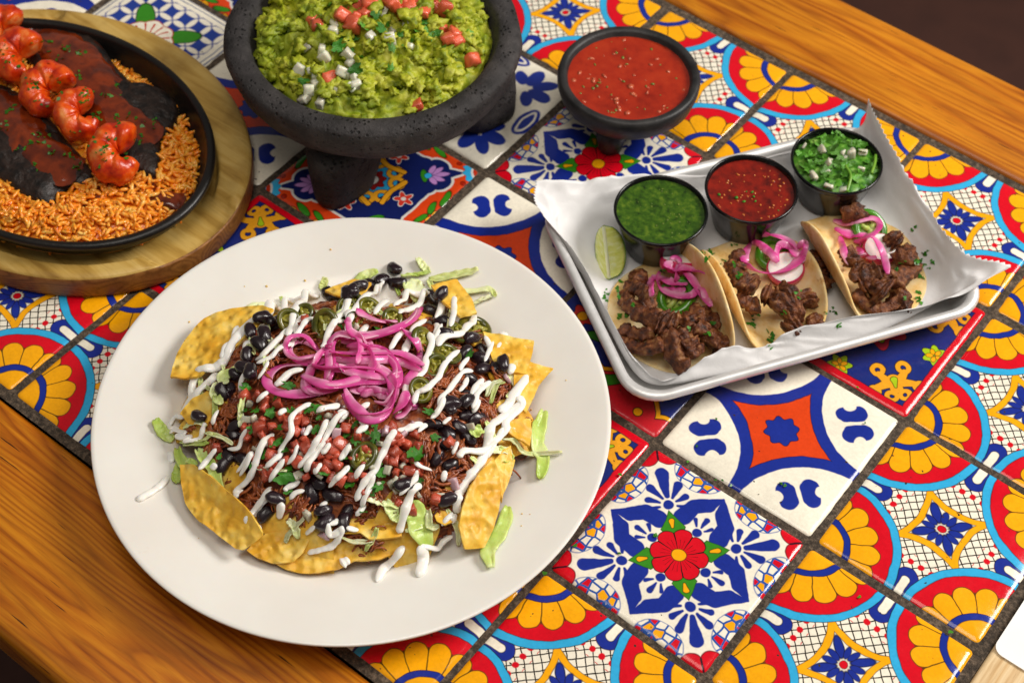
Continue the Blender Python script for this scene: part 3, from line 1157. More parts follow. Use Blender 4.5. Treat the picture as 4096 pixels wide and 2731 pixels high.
Nl = Nodes('waxed_paper')
lv = Nl.coord('Object')
ln = Nl.noise(lv, 45, 4)
M_paper = Nl.done(Nl.ramp(ln, [(0.3, '#ecebeb'), (0.7, '#f7f6f6')]), 0.45, Nl.bump(Nl.noise(lv, 90, 4, 0.6, 0.6), 0.25, 0.0015), spec=0.35, sss=0.0)
M_paper.node_tree.nodes['Principled BSDF'].inputs['Transmission Weight'].default_value = 0.0
tr_ = Nl.n('ShaderNodeBsdfTranslucent')
tr_.inputs['Color'].default_value = hexc('#f0ece8')
mx_ = Nl.n('ShaderNodeMixShader')
mx_.inputs[0].default_value = 0.15
Nl.link(Nl.b.outputs[0], mx_.inputs[1])
Nl.link(tr_.outputs[0], mx_.inputs[2])
Nl.link(mx_.outputs[0], Nl.out.inputs['Surface'])
NET = [[at(2138, 729, .036), at(2330, 718, .031), at(2556, 704, .026), TRP(0, -.0765, .014), TRP(.050, -.0775, .015), at(3425, 515, .026), at(3473, 401, .050)],
       [at(2146, 835, .030), TRP(-.102, -.062, .012), TRP(-.06, -.0665, .0050), TRP(0, -.0690, .0045), TRP(.06, -.0690, .0045), TRP(.100, -.0640, .014), at(3554, 563, .038)],
       [at(2296, 1010, .023), TRP(-.1035, -.005, .006), TRP(-.06, 0, .0038), TRP(0, 0, .0038), TRP(.06, 0, .0038), TRP(.1030, 0, .007), at(3695, 790, .027)],
       [at(2436, 1262, .0205), TRP(-.1035, .056, .008), TRP(-.06, .0665, .0045), TRP(0, .0680, .0045), TRP(.06, .0670, .0045), TRP(.1020, .056, .010), at(3847, 997, .030)],
       [at(2545, 1455, .0195), at(2660, 1522, .0150), at(2880, 1398, .0205), at(3040, 1392, .0150), at(3230, 1303, .0235), at(3770, 1205, .0195), at(4056, 1055, .036)]]
NET = np.array(NET)
nu, nv = 110, 72
rows = np.array([smooth_path(NET[j], nu) for j in range(5)])
V = []
cols = [smooth_path(rows[:, i], nv) for i in range(nu)]
for j in range(nv):
    for i in range(nu):
        p = cols[i][j].copy()
        s_, t_ = i / (nu - 1), j / (nv - 1)
        ed = min(1.0, max(abs(s_ - 0.5) * 2, abs(t_ - 0.5) * 2))
        wr = (0.0004 + 0.0022 * max(0, ed - 0.62) / 0.38)
        q = np.array([s_ * 9 + 0.6 * t_, t_ * 5 - 0.8 * s_, 0.3])
        p[2] += wr * (nz(q, 1.0) + 0.6 * (1 - abs(nz(q, 2.1, 5.0)) * 3))
        p[2] = max(p[2], tray_top(p) + 0.0009)
        if i in (0, nu - 1) and j % 2:   # pinked ends
            d = cols[1][j] - cols[0][j] if i == 0 else cols[nu - 1][j] - cols[nu - 2][j]
            d = d / np.linalg.norm(d)
            p += d * (0.0016 if i == 0 else -0.0016)
        V.append(p)
F = [(j * nu + i, (j + 1) * nu + i, (j + 1) * nu + i + 1, j * nu + i + 1) for j in range(nv - 1) for i in range(nu - 1)]
liner = put('paper_liner', mesh('paper_liner', V, F, mats=[M_paper]))
solid(liner, 0.00012, 0)
tag(liner, 'crumpled white paper liner with pinked edges spread inside the metal tray', 'paper liner')

# ---- black plastic cups
Nk = Nodes('black_plastic')
M_black = Nk.done('#0a0a0b', 0.18, spec=0.5)
CUPS = {'green': np.array([-0.0880, 0.1248, 0.0046]), 'red': np.array([-0.0534, 0.1765, 0.0046]), 'herb': np.array([-0.0236, 0.2325, 0.0046])}
cup_prof = [(0, 0.0012), (0.0195, 0.0012), (0.0205, 0.0022), (0.0276, 0.0290), (0.0283, 0.0322), (0.0290, 0.0328), (0.0298, 0.0324), (0.0300, 0.0312), (0.0296, 0.0300), (0.0288, 0.0296), (0.0280, 0.0270), (0.0213, 0.0012), (0.0200, 0.0000), (0.0170, 0.0004), (0, 0.0006)]
cup_me = mesh('plastic_cup', *revolve(cup_prof, 64), mats=[M_black])
for k, lab in (('green', 'black plastic sauce cup filled with green salsa'), ('red', 'black plastic sauce cup filled with red chilli salsa, in the middle of three'), ('herb', 'black plastic sauce cup heaped with chopped cilantro and onion')):
    tag(put('sauce_cup', cup_me, loc=CUPS[k]), lab, 'cup', 'sauce cups on the tray')
# ================================================================ nachos on the plate
n1 = crop(600, 1000, .41463)
n2 = crop(1350, 1000, .41456)
n3 = crop(600, 1600, .44643)
n4 = crop(1350, 1600, .47821)
g5 = crop(350, 850, 1.1158)
HC = at(1432, 1680, 0.02)
HR, HA, HH = 0.110, 0.098, 0.046


def heap_z(x, y):
    r = math.hypot(x - PC[0], y - PC[1])
    base = plate_z(min(r, 0.149)) + 0.0006
    d = np.array([x - HC[0], y - HC[1]])
    rho = math.hypot(d @ GR[:2] / HR, d @ GA[:2] / HA)
    if rho >= 1:
        return base
    k = 1 - rho
    dome = 0.008 + 0.006 * min(1, k / 0.08) + HH * (1 - rho ** 2.1)
    return max(base, dome * min(1, k / 0.06) + base * (1 - min(1, k / 0.06)))


def on_surface(px, py, zf, zmax=0.10, lift=0.0):
    d = ray(px, py)
    t0 = (zmax - CAM_C[2]) / d[2]
    st = 0.0012 / abs(d[2])
    p = CAM_C + d * t0
    for _ in range(200):
        q = p + d * st
        if q[2] <= zf(q[0], q[1]) + lift:
            a, b = p, q
            for _ in range(6):
                m = (a + b) / 2
                if m[2] <= zf(m[0], m[1]) + lift:
                    b = m
                else:
                    a = m
            return b
        p = q
    return p


def on_heap(p, lift=0.0):
    return on_surface(p[0], p[1], heap_z, 0.085, lift)


def drape(pts, n, lift=0.0, zf=heap_z, zmax=0.085):
    P = smooth_path(np.array(pts), n)
    return np.array([on_surface(p[0], p[1], zf, zmax, lift) for p in P])


FIRST = len(COL.objects)
ZONES = ['at the right by the squared chip corner', 'at the far right by the large jalapeno ring', 'at the far side by the long lettuce strips', 'at the upper left by the large rounded chip',
         'at the left by the green lettuce tip', 'at the lower left by the broad blistered chip', 'at the front above the lowest chip', 'at the lower right by the tall bubbly chip']


def zone(c):
    d = np.array([c[0] - HC[0], c[1] - HC[1]])
    u, w = d @ GR[:2] / HR, d @ GA[:2] / HA
    if math.hypot(u, w) < 0.42:
        return 'in the middle around the pink onions'
    return ZONES[int(round(math.degrees(math.atan2(w, u)) / 45)) % 8]


# ---- materials of the food
M_chip = None
Nc = Nodes('fried_corn_chip')
cv = Nc.coord('Object', (1, 1, 1), 3.0)
ca = Nc.noise(cv, 60, 5, 0.6)
ccol = Nc.ramp(ca, [(0.25, '#c98a1a'), (0.42, '#e6ae34'), (0.58, '#f1c552'), (0.78, '#f9e08c')])
cd_ = Nc.ramp(Nc.noise(cv, 300, 2), [(0.74, (0, 0, 0, 1)), (0.77, (1, 1, 1, 1))])
ccol = Nc.mix(cd_, ccol, '#7a4a14')
vb = Nc.n('ShaderNodeTexVoronoi', feature='SMOOTH_F1')
vb.inputs['Scale'].default_value = 190
Nc.link(cv, vb.inputs['Vector'])
cn = Nc.bump(vb.outputs['Distance'], 0.9, 0.0030)
cn = Nc.bump(ca, 0.5, 0.0015, cn)
M_chip = Nc.done(ccol, 0.42, cn, spec=0.45, sss=0.15, sss_r=0.003)
M_beef = simple('shredded_red_beef', ['#42190b', '#7e3616', '#ab5c2c', '#632b12'], 170, rough=0.42, bump=0.5, bscale=900, bdist=0.0005, spec=0.5, coat=0.3)
M_bean = simple('black_bean_skin', ['#0f090c', '#21141a', '#33202a'], 160, vary=0.35, rough=0.26, bump=0.15, bscale=500, bdist=0.0004, spec=0.55, coat=0.4)
M_crema = simple('white_crema', ['#f4efe6', '#faf7f1'], 60, rough=0.18, bump=0.25, bscale=160, bdist=0.0008, spec=0.5, sss=0.2, sss_r=0.003, coat=0.2)
No_ = Nodes('pickled_onion')
ov = No_.coord('Object', (1, 1, 1), 7.0)
onn = No_.noise(ov, 75, 3)
oat = No_.n('ShaderNodeAttribute')
oat.attribute_name = 'edge'
oad = No_.n('ShaderNodeMath', operation='MULTIPLY_ADD')
No_.link(oat.outputs['Fac'], oad.inputs[0])
oad.inputs[1].default_value = 0.55
No_.link(onn, oad.inputs[2])
osc = No_.n('ShaderNodeMath', operation='MULTIPLY')
osc.inputs[1].default_value = 0.62
No_.link(oad.outputs[0], osc.inputs[0])
M_onion = No_.done(No_.ramp(osc.outputs[0], [(0.26, '#fcd8ea'), (0.42, '#f8a6d4'), (0.58, '#f06cba'), (0.80, '#d83c98')]), 0.2, No_.bump(No_.noise(No_.coord('Object', (1, 1, 1)), 420, 2), 0.12, 0.0004), spec=0.5, sss=0.0, coat=0.25)
otr = No_.n('ShaderNodeBsdfTranslucent')
otr.inputs['Color'].default_value = hexc('#ff8ccb')
omx = No_.n('ShaderNodeMixShader')
omx.inputs[0].default_value = 0.38
No_.link(No_.b.outputs[0], omx.inputs[1])
No_.link(otr.outputs[0], omx.inputs[2])
No_.link(omx.outputs[0], No_.out.inputs['Surface'])
M_jal = simple('pickled_jalapeno', ['#3c4210', '#5a5a14', '#7a6f1c'], 120, vary=0.3, rough=0.25, bump=0.2, bscale=300, spec=0.5, sss=0.2, sss_r=0.003, coat=0.4)
M_jalf = simple('pickled_jalapeno_flesh', ['#7d7a22', '#9a9434', '#b5ac56'], 160, rough=0.3, bump=0.3, bscale=400, sss=0.2, sss_r=0.003, coat=0.3)
M_let = simple('iceberg_lettuce', ['#a8c050', '#cfd88a', '#e4e6b4', '#eeeccb'], 40, vary=0.3, rough=0.35, bump=0.5, bscale=170, bdist=0.0012, sss=0.3, sss_r=0.003)
M_letg = simple('green_lettuce', ['#9ab838', '#c2d674', '#e2eab0'], 45, rough=0.33, bump=0.6, bscale=150, bdist=0.0014, sss=0.3, sss_r=0.003)
M_tom = simple('diced_tomato', ['#8e1f14', '#b83a26', '#c95c40', '#d29070'], 110, vary=0.3, rough=0.2, bump=0.25, bscale=300, sss=0.12, sss_r=0.002, coat=0.5)
M_onw = simple('diced_white_onion', ['#b9b49c', '#d6d1be', '#c6c0aa'], 150, vary=0.3, rough=0.25, bump=0.15, bscale=300, sss=0.4, sss_r=0.004, coat=0.3)
M_onp = simple('diced_purple_onion', ['#a4788c', '#c9a8b2', '#ddc9c9'], 120, rough=0.25, sss=0.4, sss_r=0.004, coat=0.3)
M_cil = simple('cilantro_leaf', ['#1f4f0c', '#357a16', '#4f9424'], 130, vary=0.3, rough=0.35, bump=0.4, bscale=400, bdist=0.0008, sss=0.15, sss_r=0.002)
M_cils = simple('cilantro_stem', ['#5c8f24', '#86b23c'], 90, rough=0.35, sss=0.2, sss_r=0.002)


def ring_fill(outline, rings=7, n=56):
    """closed outline -> dense sheet of rings around its centroid"""
    O = np.array(outline, float)
    O = np.vstack([O, O[:1]])
    seg = np.linalg.norm(np.diff(O, axis=0), axis=1)
    s = np.concatenate([[0], np.cumsum(seg)])
    u = np.linspace(0, s[-1], n, endpoint=False)
    R = np.stack([np.interp(u, s, O[:, k]) for k in range(3)], 1)
    c = R.mean(0)
    V = [c]
    for i in range(1, rings + 1):
        t = i / rings
        V.extend(list(c + (R - c) * t))
    F = [(0, 1 + k, 1 + (k + 1) % n) for k in range(n)]
    for i in range(rings - 1):
        for k in range(n):
            a, b = 1 + i * n + k, 1 + i * n + (k + 1) % n
            F.append((a, a + n, b + n, b))
    return np.array(V), F


def chip(f, pts, z_out, z_in, label, curl=0.003, amp=0.0010, th=0.0015):
    curl = curl * 0.5
    P = [f(p) for p in pts]
    W = np.array([at(p[0], p[1], (z_out + z_in) / 2) for p in P])
    dist = np.linalg.norm(W[:, :2] - HC[:2], axis=1)
    k = (dist - dist.min()) / (np.ptp(dist) + 1e-9)
    z_out += 0.004
    W = np.array([at(p[0], p[1], z_in + (z_out - z_in) * q) for p, q in zip(P, k)])
    V, F = ring_fill(W, 12, 84)
    c = V[0].copy()
    sd = random.uniform(0, 50)
    span = np.linalg.norm(W - c, axis=1).max()
    out = []
    for v in V:
        e = np.linalg.norm(v - c) / span
        v = v.copy()
        v[2] += curl * (e * e - 0.4) * 0.6 + amp * nz(v, 110, sd) + 0.0020 * nz(v, 34, sd) + 0.0011 * max(0, nz(v, 230, sd))
        pr = math.hypot(v[0] - PC[0], v[1] - PC[1])
        v[2] = max(v[2], plate_z(min(pr, .149)) + 0.0022)
        out.append(v)
    nrm = np.array([0, 0, 1.0])
    o = put('tortilla_chip', mesh('tortilla_chip', out, F, mats=[M_chip]))
    # faces run clockwise for some outlines: let solidify work either way
    solid(o, th, 0)
    es = o.modifiers.new('edge', 'EDGE_SPLIT')
    es.split_angle = 0.7
    tag(o, label, 'tortilla chip', 'tortilla chips under the nachos')
    return o


chip(n1, [(200, 1235), (225, 1120), (270, 990), (340, 870), (430, 750), (530, 660), (640, 605), (780, 570), (930, 548), (1090, 545), (1200, 590), (1080, 700), (900, 860), (740, 1020), (600, 1130), (470, 1230), (340, 1240)], .023, .034,
     'large golden chip with a rounded edge at the upper left of the nachos', 0.004)
chip(n3, [(275, 590), (285, 760), (320, 930), (430, 1080), (560, 1170), (680, 1270), (765, 1340), (838, 1362), (920, 1290), (1020, 1205), (900, 1000), (760, 860), (560, 690), (390, 580)], .017, .034, 'broad blistered chip at the lower left edge of the nachos')
chip(n3, [(868, 1350), (940, 1270), (1040, 1200), (1220, 1170), (1430, 1250), (1375, 1370), (1290, 1450), (1190, 1462), (1090, 1458), (960, 1415)], .014, .024, 'small golden chip at the bottom, beside the broad blistered chip', 0.002)
chip(lambda p: p, [n3((1130, 1478)), n3((1210, 1520)), n3((1350, 1556)), n3((1500, 1556)), n3((1690, 1510)), n4((150, 1345)), n4((330, 1342)), n4((460, 1290)), n4((560, 1215)), n4((610, 1185)), n4((420, 1120)), n4((200, 1090)), n3((1880, 1150)), n3((1500, 1250))], .011, .022,
     'long golden chip lowest on the plate below the beans', 0.002)
chip(n4, [(40, 900), (200, 905), (420, 880), (520, 960), (540, 1140), (400, 1160), (270, 1172), (190, 1110), (40, 1120)], .024, .030, 'chip in shade tucked under the lowest black beans', 0.001)
chip(n4, [(1063, 1250), (1040, 1180), (1012, 1050), (1040, 900), (1090, 760), (1180, 610), (1300, 490), (1345, 600), (1372, 760), (1345, 930), (1300, 1080), (1225, 1230), (1150, 1246)], .017, .038, 'tall bubbly chip standing at the lower right of the nachos', 0.002)
chip(n4, [(1290, 520), (1370, 430), (1445, 380), (1458, 500), (1440, 600), (1400, 720), (1372, 860), (1350, 650)], .020, .034, 'narrow chip behind the tall bubbly chip', 0.001)
chip(n2, [(1400, 790), (1560, 815), (1700, 850), (1895, 882), (1885, 980), (1855, 1090), (1820, 1200), (1660, 1180), (1500, 1080)], .024, .034, 'squared chip corner jutting out at the right of the nachos', 0.001)
chip(n2, [(1800, 1070), (1900, 1110), (2085, 1150), (2010, 1230), (1940, 1320), (1890, 1440), (1815, 1575), (1700, 1450), (1700, 1200)], .021, .031, 'pointed chip corner jutting out below the squared one', 0.001)
chip(n2, [(900, 340), (1040, 310), (1150, 288), (1225, 385), (1290, 470), (1345, 615), (1180, 640), (1000, 480)], .022, .034, 'golden chip under the lettuce at the far side of the nachos', 0.001)
chip(n2, [(-120, 400), (0, 350), (160, 292), (330, 320), (250, 430), (20, 460)], .020, .032, 'chip edge peeking out behind the row of beans', 0.001)
chip(n4, [(1400, 170), (1610, 165), (1622, 260), (1605, 385), (1500, 330), (1410, 270)], .024, .032, 'small chip piece by the lettuce at the right of the nachos', 0.001)
chip(n1, [(300, 1590), (400, 1470), (560, 1370), (690, 1350), (760, 1450), (700, 1600), (520, 1680), (380, 1690)], .022, .036, 'chip under the crema at the left of the nachos', 0.002)
chip(n4, [(780, 900), (960, 950), (990, 1010), (900, 1055), (830, 1015)], .024, .030, 'small curled chip beside the green lettuce at the front', 0.001)

# chips showing between the toppings
def filler_chip(a, rho, size, k):
    c = HC[:2] + GR[:2] * (rho * HR * math.cos(a)) + GA[:2] * (rho * HA * math.sin(a))
    sd = random.uniform(0, 99)
    th = random.uniform(0, 6.3)
    n = 3 if k % 3 else 4
    O = []
    for j in range(n):
        b = th + 2 * math.pi * j / n
        q = c + size * random.uniform(.8, 1.1) * np.array([math.cos(b), math.sin(b)])
        O.append(q)
    out = []
    for j in range(n):
        p, q = O[j], O[(j + 1) % n]
        for t in np.linspace(0, 1, 7)[:-1]:
            m = p * (1 - t) + q * t
            m = m + (m - c) * 0.16 * math.sin(math.pi * t)
            out.append(m)
    V, F = ring_fill([(p[0], p[1], 0.0) for p in out], 8, 48)
    W = []
    for v in V:
        z = heap_z(v[0], v[1]) - 0.0048 + 0.0016 * nz(v, 60, sd) + 0.0010 * max(0, nz(v, 220, sd)) + 0.0014 * (k % 3)
        W.append((v[0], v[1], z))
    o = put('tortilla_chip', mesh('tortilla_chip', W, F, mats=[M_chip]))
    solid(o, 0.0015, 0)
    es = o.modifiers.new('edge', 'EDGE_SPLIT')
    es.split_angle = 0.7
    tag(o, 'golden chip tucked under the toppings, ' + zone(c), 'tortilla chip', 'tortilla chips under the nachos')


for k in range(15):
    filler_chip(2 * math.pi * k / 15 + random.uniform(-.1, .1), random.uniform(0.80, 0.92), random.uniform(.016, .022), k)

# ---- body of the heap: shredded beef
V, F = [], []
nr, na = 34, 128
for i in range(nr + 1):
    for k in range(na):
        a = 2 * math.pi * k / na
        r = 0.86 * i / nr * (1 + 0.05 * math.sin(3 * a + 1) + 0.04 * math.sin(5 * a))
        x, y = HC[:2] + GR[:2] * (r * HR * math.cos(a)) + GA[:2] * (r * HA * math.sin(a))
        z = heap_z(x, y) - 0.0068 + 0.0030 * nz((x, y, 0), 110) + 0.0022 * nz((x, y, 0), 260)
        if i == nr:
            z = plate_z(0.05) + 0.001
        V.append((x, y, z))
for i in range(nr):
    for k in range(na):
        F.append((i * na + k, (i + 1) * na + k, (i + 1) * na + (k + 1) % na, i * na + (k + 1) % na))
parts = [(V, F)]


def beef_clump(c, size, lift, nf, out):
    """a knot of fibres pulled off the roast"""
    th = random.uniform(0, math.pi)
    for _ in range(nf):
        L = size * random.uniform(0.5, 1.1)
        a = th + random.gauss(0, 0.35)
        ox, oy = random.gauss(0, size * 0.22), random.gauss(0, size * 0.22)
        m = 7
        sd = random.uniform(0, 90)
        bend = random.gauss(0, 0.5)
        path = []
        for j in range(m):
            t = j / (m - 1) - 0.5
            aa = a + bend * t
            x, y = c[0] + ox + math.cos(aa) * t * L, c[1] + oy + math.sin(aa) * t * L
            w = nzv((t * 3, sd, 0), 1.0) * size * 0.10
            path.append((x + w[0], y + w[1], heap_z(x, y) + lift + w[2] * 1.2 + size * 0.14 * (1 - 4 * t * t) * random.uniform(0.6, 1.1)))
        w0 = size * random.uniform(0.045, 0.10)
        out.append(sweep(path, [w0 * q for q in (0.35, 0.9, 1.1, 0.9, 1.15, 0.9, 0.3)], [w0 * 0.75] * m, 5, twist=random.uniform(0, 3)))


for _ in range(210):
    a, r = random.uniform(0, 2 * math.pi), 0.86 * math.sqrt(random.random())
    x, y = HC[:2] + GR[:2] * (r * HR * math.cos(a)) + GA[:2] * (r * HA * math.sin(a))
    beef_clump((x, y), random.uniform(0.008, 0.014), -0.0068, 9, parts)
for f, L in ((n1, [(1640, 560), (1690, 520), (1600, 600), (870, 960), (830, 1040), (810, 1110), (1000, 1000), (1480, 830), (1180, 880), (1150, 1020), (1060, 1180), (740, 1500), (840, 1470), (800, 1560), (1250, 960)]),
             (n2, [(700, 440), (820, 460), (1150, 520), (1200, 560), (600, 590), (1130, 1190), (1060, 1250), (1020, 1330), (930, 1230), (940, 1440), (1580, 1310), (1620, 1350), (1450, 1490), (900, 1200)]),
             (n3, [(560, 330), (540, 400), (620, 380), (700, 80), (760, 60), (640, 210), (900, 900), (940, 840), (880, 980), (1320, 960), (1380, 990), (1280, 980), (600, 490)]),
             (n4, [(770, 650), (960, 680), (1030, 640), (760, 810), (800, 860), (1240, 40), (1300, 80), (1220, 140), (1480, 160), (760, 400), (1050, 420), (1090, 500), (1080, 800)])):
    for p in L:
        c = on_heap(f(p))
        beef_clump(c, random.uniform(0.0085, 0.013), -0.0014, 13, parts)
for _ in range(34):
    a, r = random.uniform(0, 2 * math.pi), random.uniform(0.45, 0.88)
    c_ = HC[:2] + GR[:2] * (r * HR * math.cos(a)) + GA[:2] * (r * HA * math.sin(a))
    beef_clump(c_, random.uniform(0.007, 0.011), 0.0002, 11, parts)
V, F = join(parts)
bf = put('shredded_beef', mesh('shredded_beef', V, F, mats=[M_beef]))
tag(bf, 'dark red shredded beef heaped between the chips and toppings of the nachos', 'shredded beef', kind='stuff')

# ---- lettuce
def ribbon(name, pts, w, mat, zf=heap_z, lift=0.0015, n=22, label='', cat='lettuce', group=None, wav=1.0, zmax=0.085, th=0.0006, tilt=0.5):
    C = drape(pts, n, lift, zf, zmax)
    sd = random.uniform(0, 99)
    T = np.gradient(C, axis=0)
    V, F = [], []
    m = 7
    for i in range(n):
        t = T[i] / (np.linalg.norm(T[i]) + 1e-9)
        s = np.cross(t, (0, 0, 1))
        s /= np.linalg.norm(s) + 1e-9
        tl = tilt * nz((i * 0.12, sd, 0))
        s = s * math.cos(tl) + np.array([0, 0, 1]) * math.sin(tl)
        e = 1.0 - 0.55 * abs(2 * i / (n - 1) - 1) ** 4
        for k in range(m):
            q = 2 * k / (m - 1) - 1
            ww = w * e * (1 + 0.3 * nz((i * 0.35, q * 0.5, sd)))
            p = C[i] + s * (q * ww)
            p = p + np.array([0, 0, 1]) * (wav * 0.0016 * nz((i * 0.45, q * 1.6, sd + 7)) + wav * 0.0010 * q * q)
            p[2] = max(p[2], zf(p[0], p[1]) + 0.0006)
            V.append(p)
    F = [(i * m + k, (i + 1) * m + k, (i + 1) * m + k + 1, i * m + k + 1) for i in range(n - 1) for k in range(m - 1)]
    o = put(name, mesh(name, V, F, mats=[mat]))
    solid(o, th, 0)
    tag(o, label if label != LS else 'thin lettuce shred on the nachos, ' + zone(C[n // 2]), cat, group)
    return o


LG = 'lettuce shreds among the nachos'
LS = 'thin pale lettuce shred among the nacho toppings'
for f, pts, w, green, lab in (
        (n2, [(880, 290), (1050, 262), (1200, 230), (1360, 192)], .0028, 0, 'pale lettuce strip pointing right, farthest back on the plate'),
        (n2, [(900, 370), (1100, 402), (1300, 402), (1460, 380), (1525, 450)], .0020, 0, 'long pale lettuce strip reaching right over the far chip'),
        (n2, [(770, 80), (820, 150), (880, 225)], .0024, 1, 'green lettuce strip standing out farthest back behind the beans'),
        (n2, [(610, 250), (760, 240), (900, 215)], .0012, 1, LS), (n2, [(870, 290), (900, 340), (920, 385)], .0016, 0, LS), (n2, [(390, 210), (250, 260), (160, 340)], .0034, 0, LS),
        (n2, [(680, 300), (760, 400), (840, 470)], .0062, 0, LS), (n2, [(1500, 440), (1350, 500), (1230, 615)], .0015, 0, LS), (n2, [(1585, 990), (1700, 1080), (1815, 1190), (1730, 1250)], .0018, 0, LS),
        (n2, [(1640, 1200), (1750, 1330), (1640, 1430)], .0030, 0, LS), (n2, [(560, 340), (580, 400), (600, 440)], .0012, 0, LS),
        (n4, [(1735, 90), (1690, 250), (1670, 380), (1725, 500), (1695, 655)], .0042, 1, 'green lettuce leaf strip lying alone at the right of the nachos'),
        (n4, [(1430, 890), (1400, 1020), (1330, 1150), (1260, 1250), (1280, 1400)], .0042, 1, 'green lettuce leaf strip beside the tall bubbly chip'),
        (n4, [(600, 860), (650, 960), (690, 1080), (780, 1240)], .0062, 1, 'wide green lettuce leaf hanging over the front chips'),
        (n4, [(400, 850), (470, 950), (520, 1010)], .0034, 1, LS), (n4, [(1380, 330), (1480, 350), (1560, 440), (1700, 452), (1880, 440)], .0014, 0, 'long thin pale lettuce shred pointing right beyond the green leaf'),
        (n4, [(1420, 240), (1520, 300), (1605, 375)], .0022, 0, LS), (n4, [(1300, 440), (1380, 420), (1460, 440)], .0026, 0, LS), (n4, [(760, 920), (770, 1060), (850, 1060)], .0020, 0, LS),
        (n4, [(1120, 290), (1210, 240)], .0036, 1, LS), (n4, [(1360, 400), (1450, 480), (1380, 520)], .0020, 0, LS), (n4, [(240, 830), (360, 860), (520, 900)], .0018, 0, LS),
        (n3, [(250, 430), (270, 540), (350, 620), (450, 720), (580, 830)], .0030, 1, 'curved green lettuce shred on the broad blistered chip'),
        (n3, [(430, 440), (520, 560), (590, 680), (640, 880)], .0036, 1, LS), (n3, [(50, 170), (110, 280), (210, 360)], .0036, 1, 'green lettuce tip leftmost on the plate under the crema'),
        (n3, [(265, 560), (240, 680), (250, 740)], .0026, 1, LS), (n3, [(420, 580), (330, 535)], .0022, 1, LS), (n3, [(1230, 1080), (1290, 1130), (1330, 1240)], .0022, 0, LS), (n3, [(1380, 1060), (1250, 1200), (1210, 1280)], .0016, 0, LS),
        (n1, [(1210, 560), (1050, 560), (950, 640), (1000, 700)], .0044, 0, 'pale lettuce tuft on the large rounded chip'), (n1, [(1690, 270), (1660, 390)], .0024, 0, LS), (n1, [(690, 855), (790, 820)], .0010, 1, LS),
        (n1, [(1255, 455), (1300, 515)], .0010, 1, LS), (n1, [(830, 1150), (700, 1240), (740, 1290)], .0032, 0, LS), (n1, [(650, 1280), (630, 1400), (690, 1490)], .0028, 0, LS)):
    ribbon('lettuce_shred', [f(p) for p in pts], w, M_letg if green else M_let, label=lab, group=LG)

rl_ = random.Random(17)
for k in range(30):
    a, r = rl_.uniform(0, 6.283), rl_.uniform(0.5, 0.93)
    c2 = HC[:2] + GR[:2] * (r * HR * math.cos(a)) + GA[:2] * (r * HA * math.sin(a))
    v_ = np.array([c2[0], c2[1], heap_z(*c2)]) - CAM_C
    px = 2048 + FPX * (v_ @ RIGHT) / (v_ @ FWD)
    py = 1365.5 + FPX * (v_ @ DOWN) / (v_ @ FWD)
    th = rl_.uniform(0, 3.14)
    L = rl_.uniform(35, 75)
    ribbon('lettuce_shred', [(px - L * math.cos(th), py - L * math.sin(th)), (px + rl_.gauss(0, 12), py + rl_.gauss(0, 12)), (px + L * math.cos(th), py + L * math.sin(th))], rl_.uniform(.0009, .0018), M_let, label=LS, group=LG, n=14)

# ---- pickled jalapeno slices
def jal_ring(name, c, R, tilt, rot, mats, label, group, th=0.0020, sq=0.8, flesh=True, cat='jalapeno slice'):
    n = 40
    path = [(R * math.cos(2 * math.pi * k / n) * sq, R * math.sin(2 * math.pi * k / n), 0) for k in range(n)]
    V, F = sweep(path, 0.27 * R, th, 10, closed=True)
    sd = random.uniform(0, 99)
    V = [np.array(v) * (1 + 0.06 * nz(v, 120, sd)) for v in V]
    e = Matrix.Rotation(rot, 4, 'Z') @ Matrix.Rotation(tilt, 4, 'X')
    o = put(name, mesh(name, V, F, mats=[mats[0]]))
    o.matrix_world = Matrix.Translation(Vector(c)) @ e
    tag(o, label, cat, group)
    if flesh:
        # flesh, ribs and seeds
        P = [revolve([(0, -th * .2), (R * .80, -th * .2), (R * .82, -th * .5), (0, -th * .5)], 24)]
        for q in range(3):
            a = 2 * math.pi * q / 3 + 0.4
            P.append(sweep([(R * .86 * math.cos(a) * sq, R * .86 * math.sin(a), 0), (R * .45 * math.cos(a + .2) * sq, R * .45 * math.sin(a + .2), 0), (0, 0, 0)], [R * .20, R * .15, R * .24], th * 0.85, 8))
        for q in range(4):
            a = 2 * math.pi * q / 4 + 0.9
            P.append(sweep([(R * .48 * math.cos(a) * sq, R * .48 * math.sin(a), th * .5), (R * .62 * math.cos(a + .3) * sq, R * .62 * math.sin(a + .3), th * .6)], R * .11, R * .06, 6))
        put('rib', mesh('rib', *join(P), mats=[mats[1]]), o)
    return o


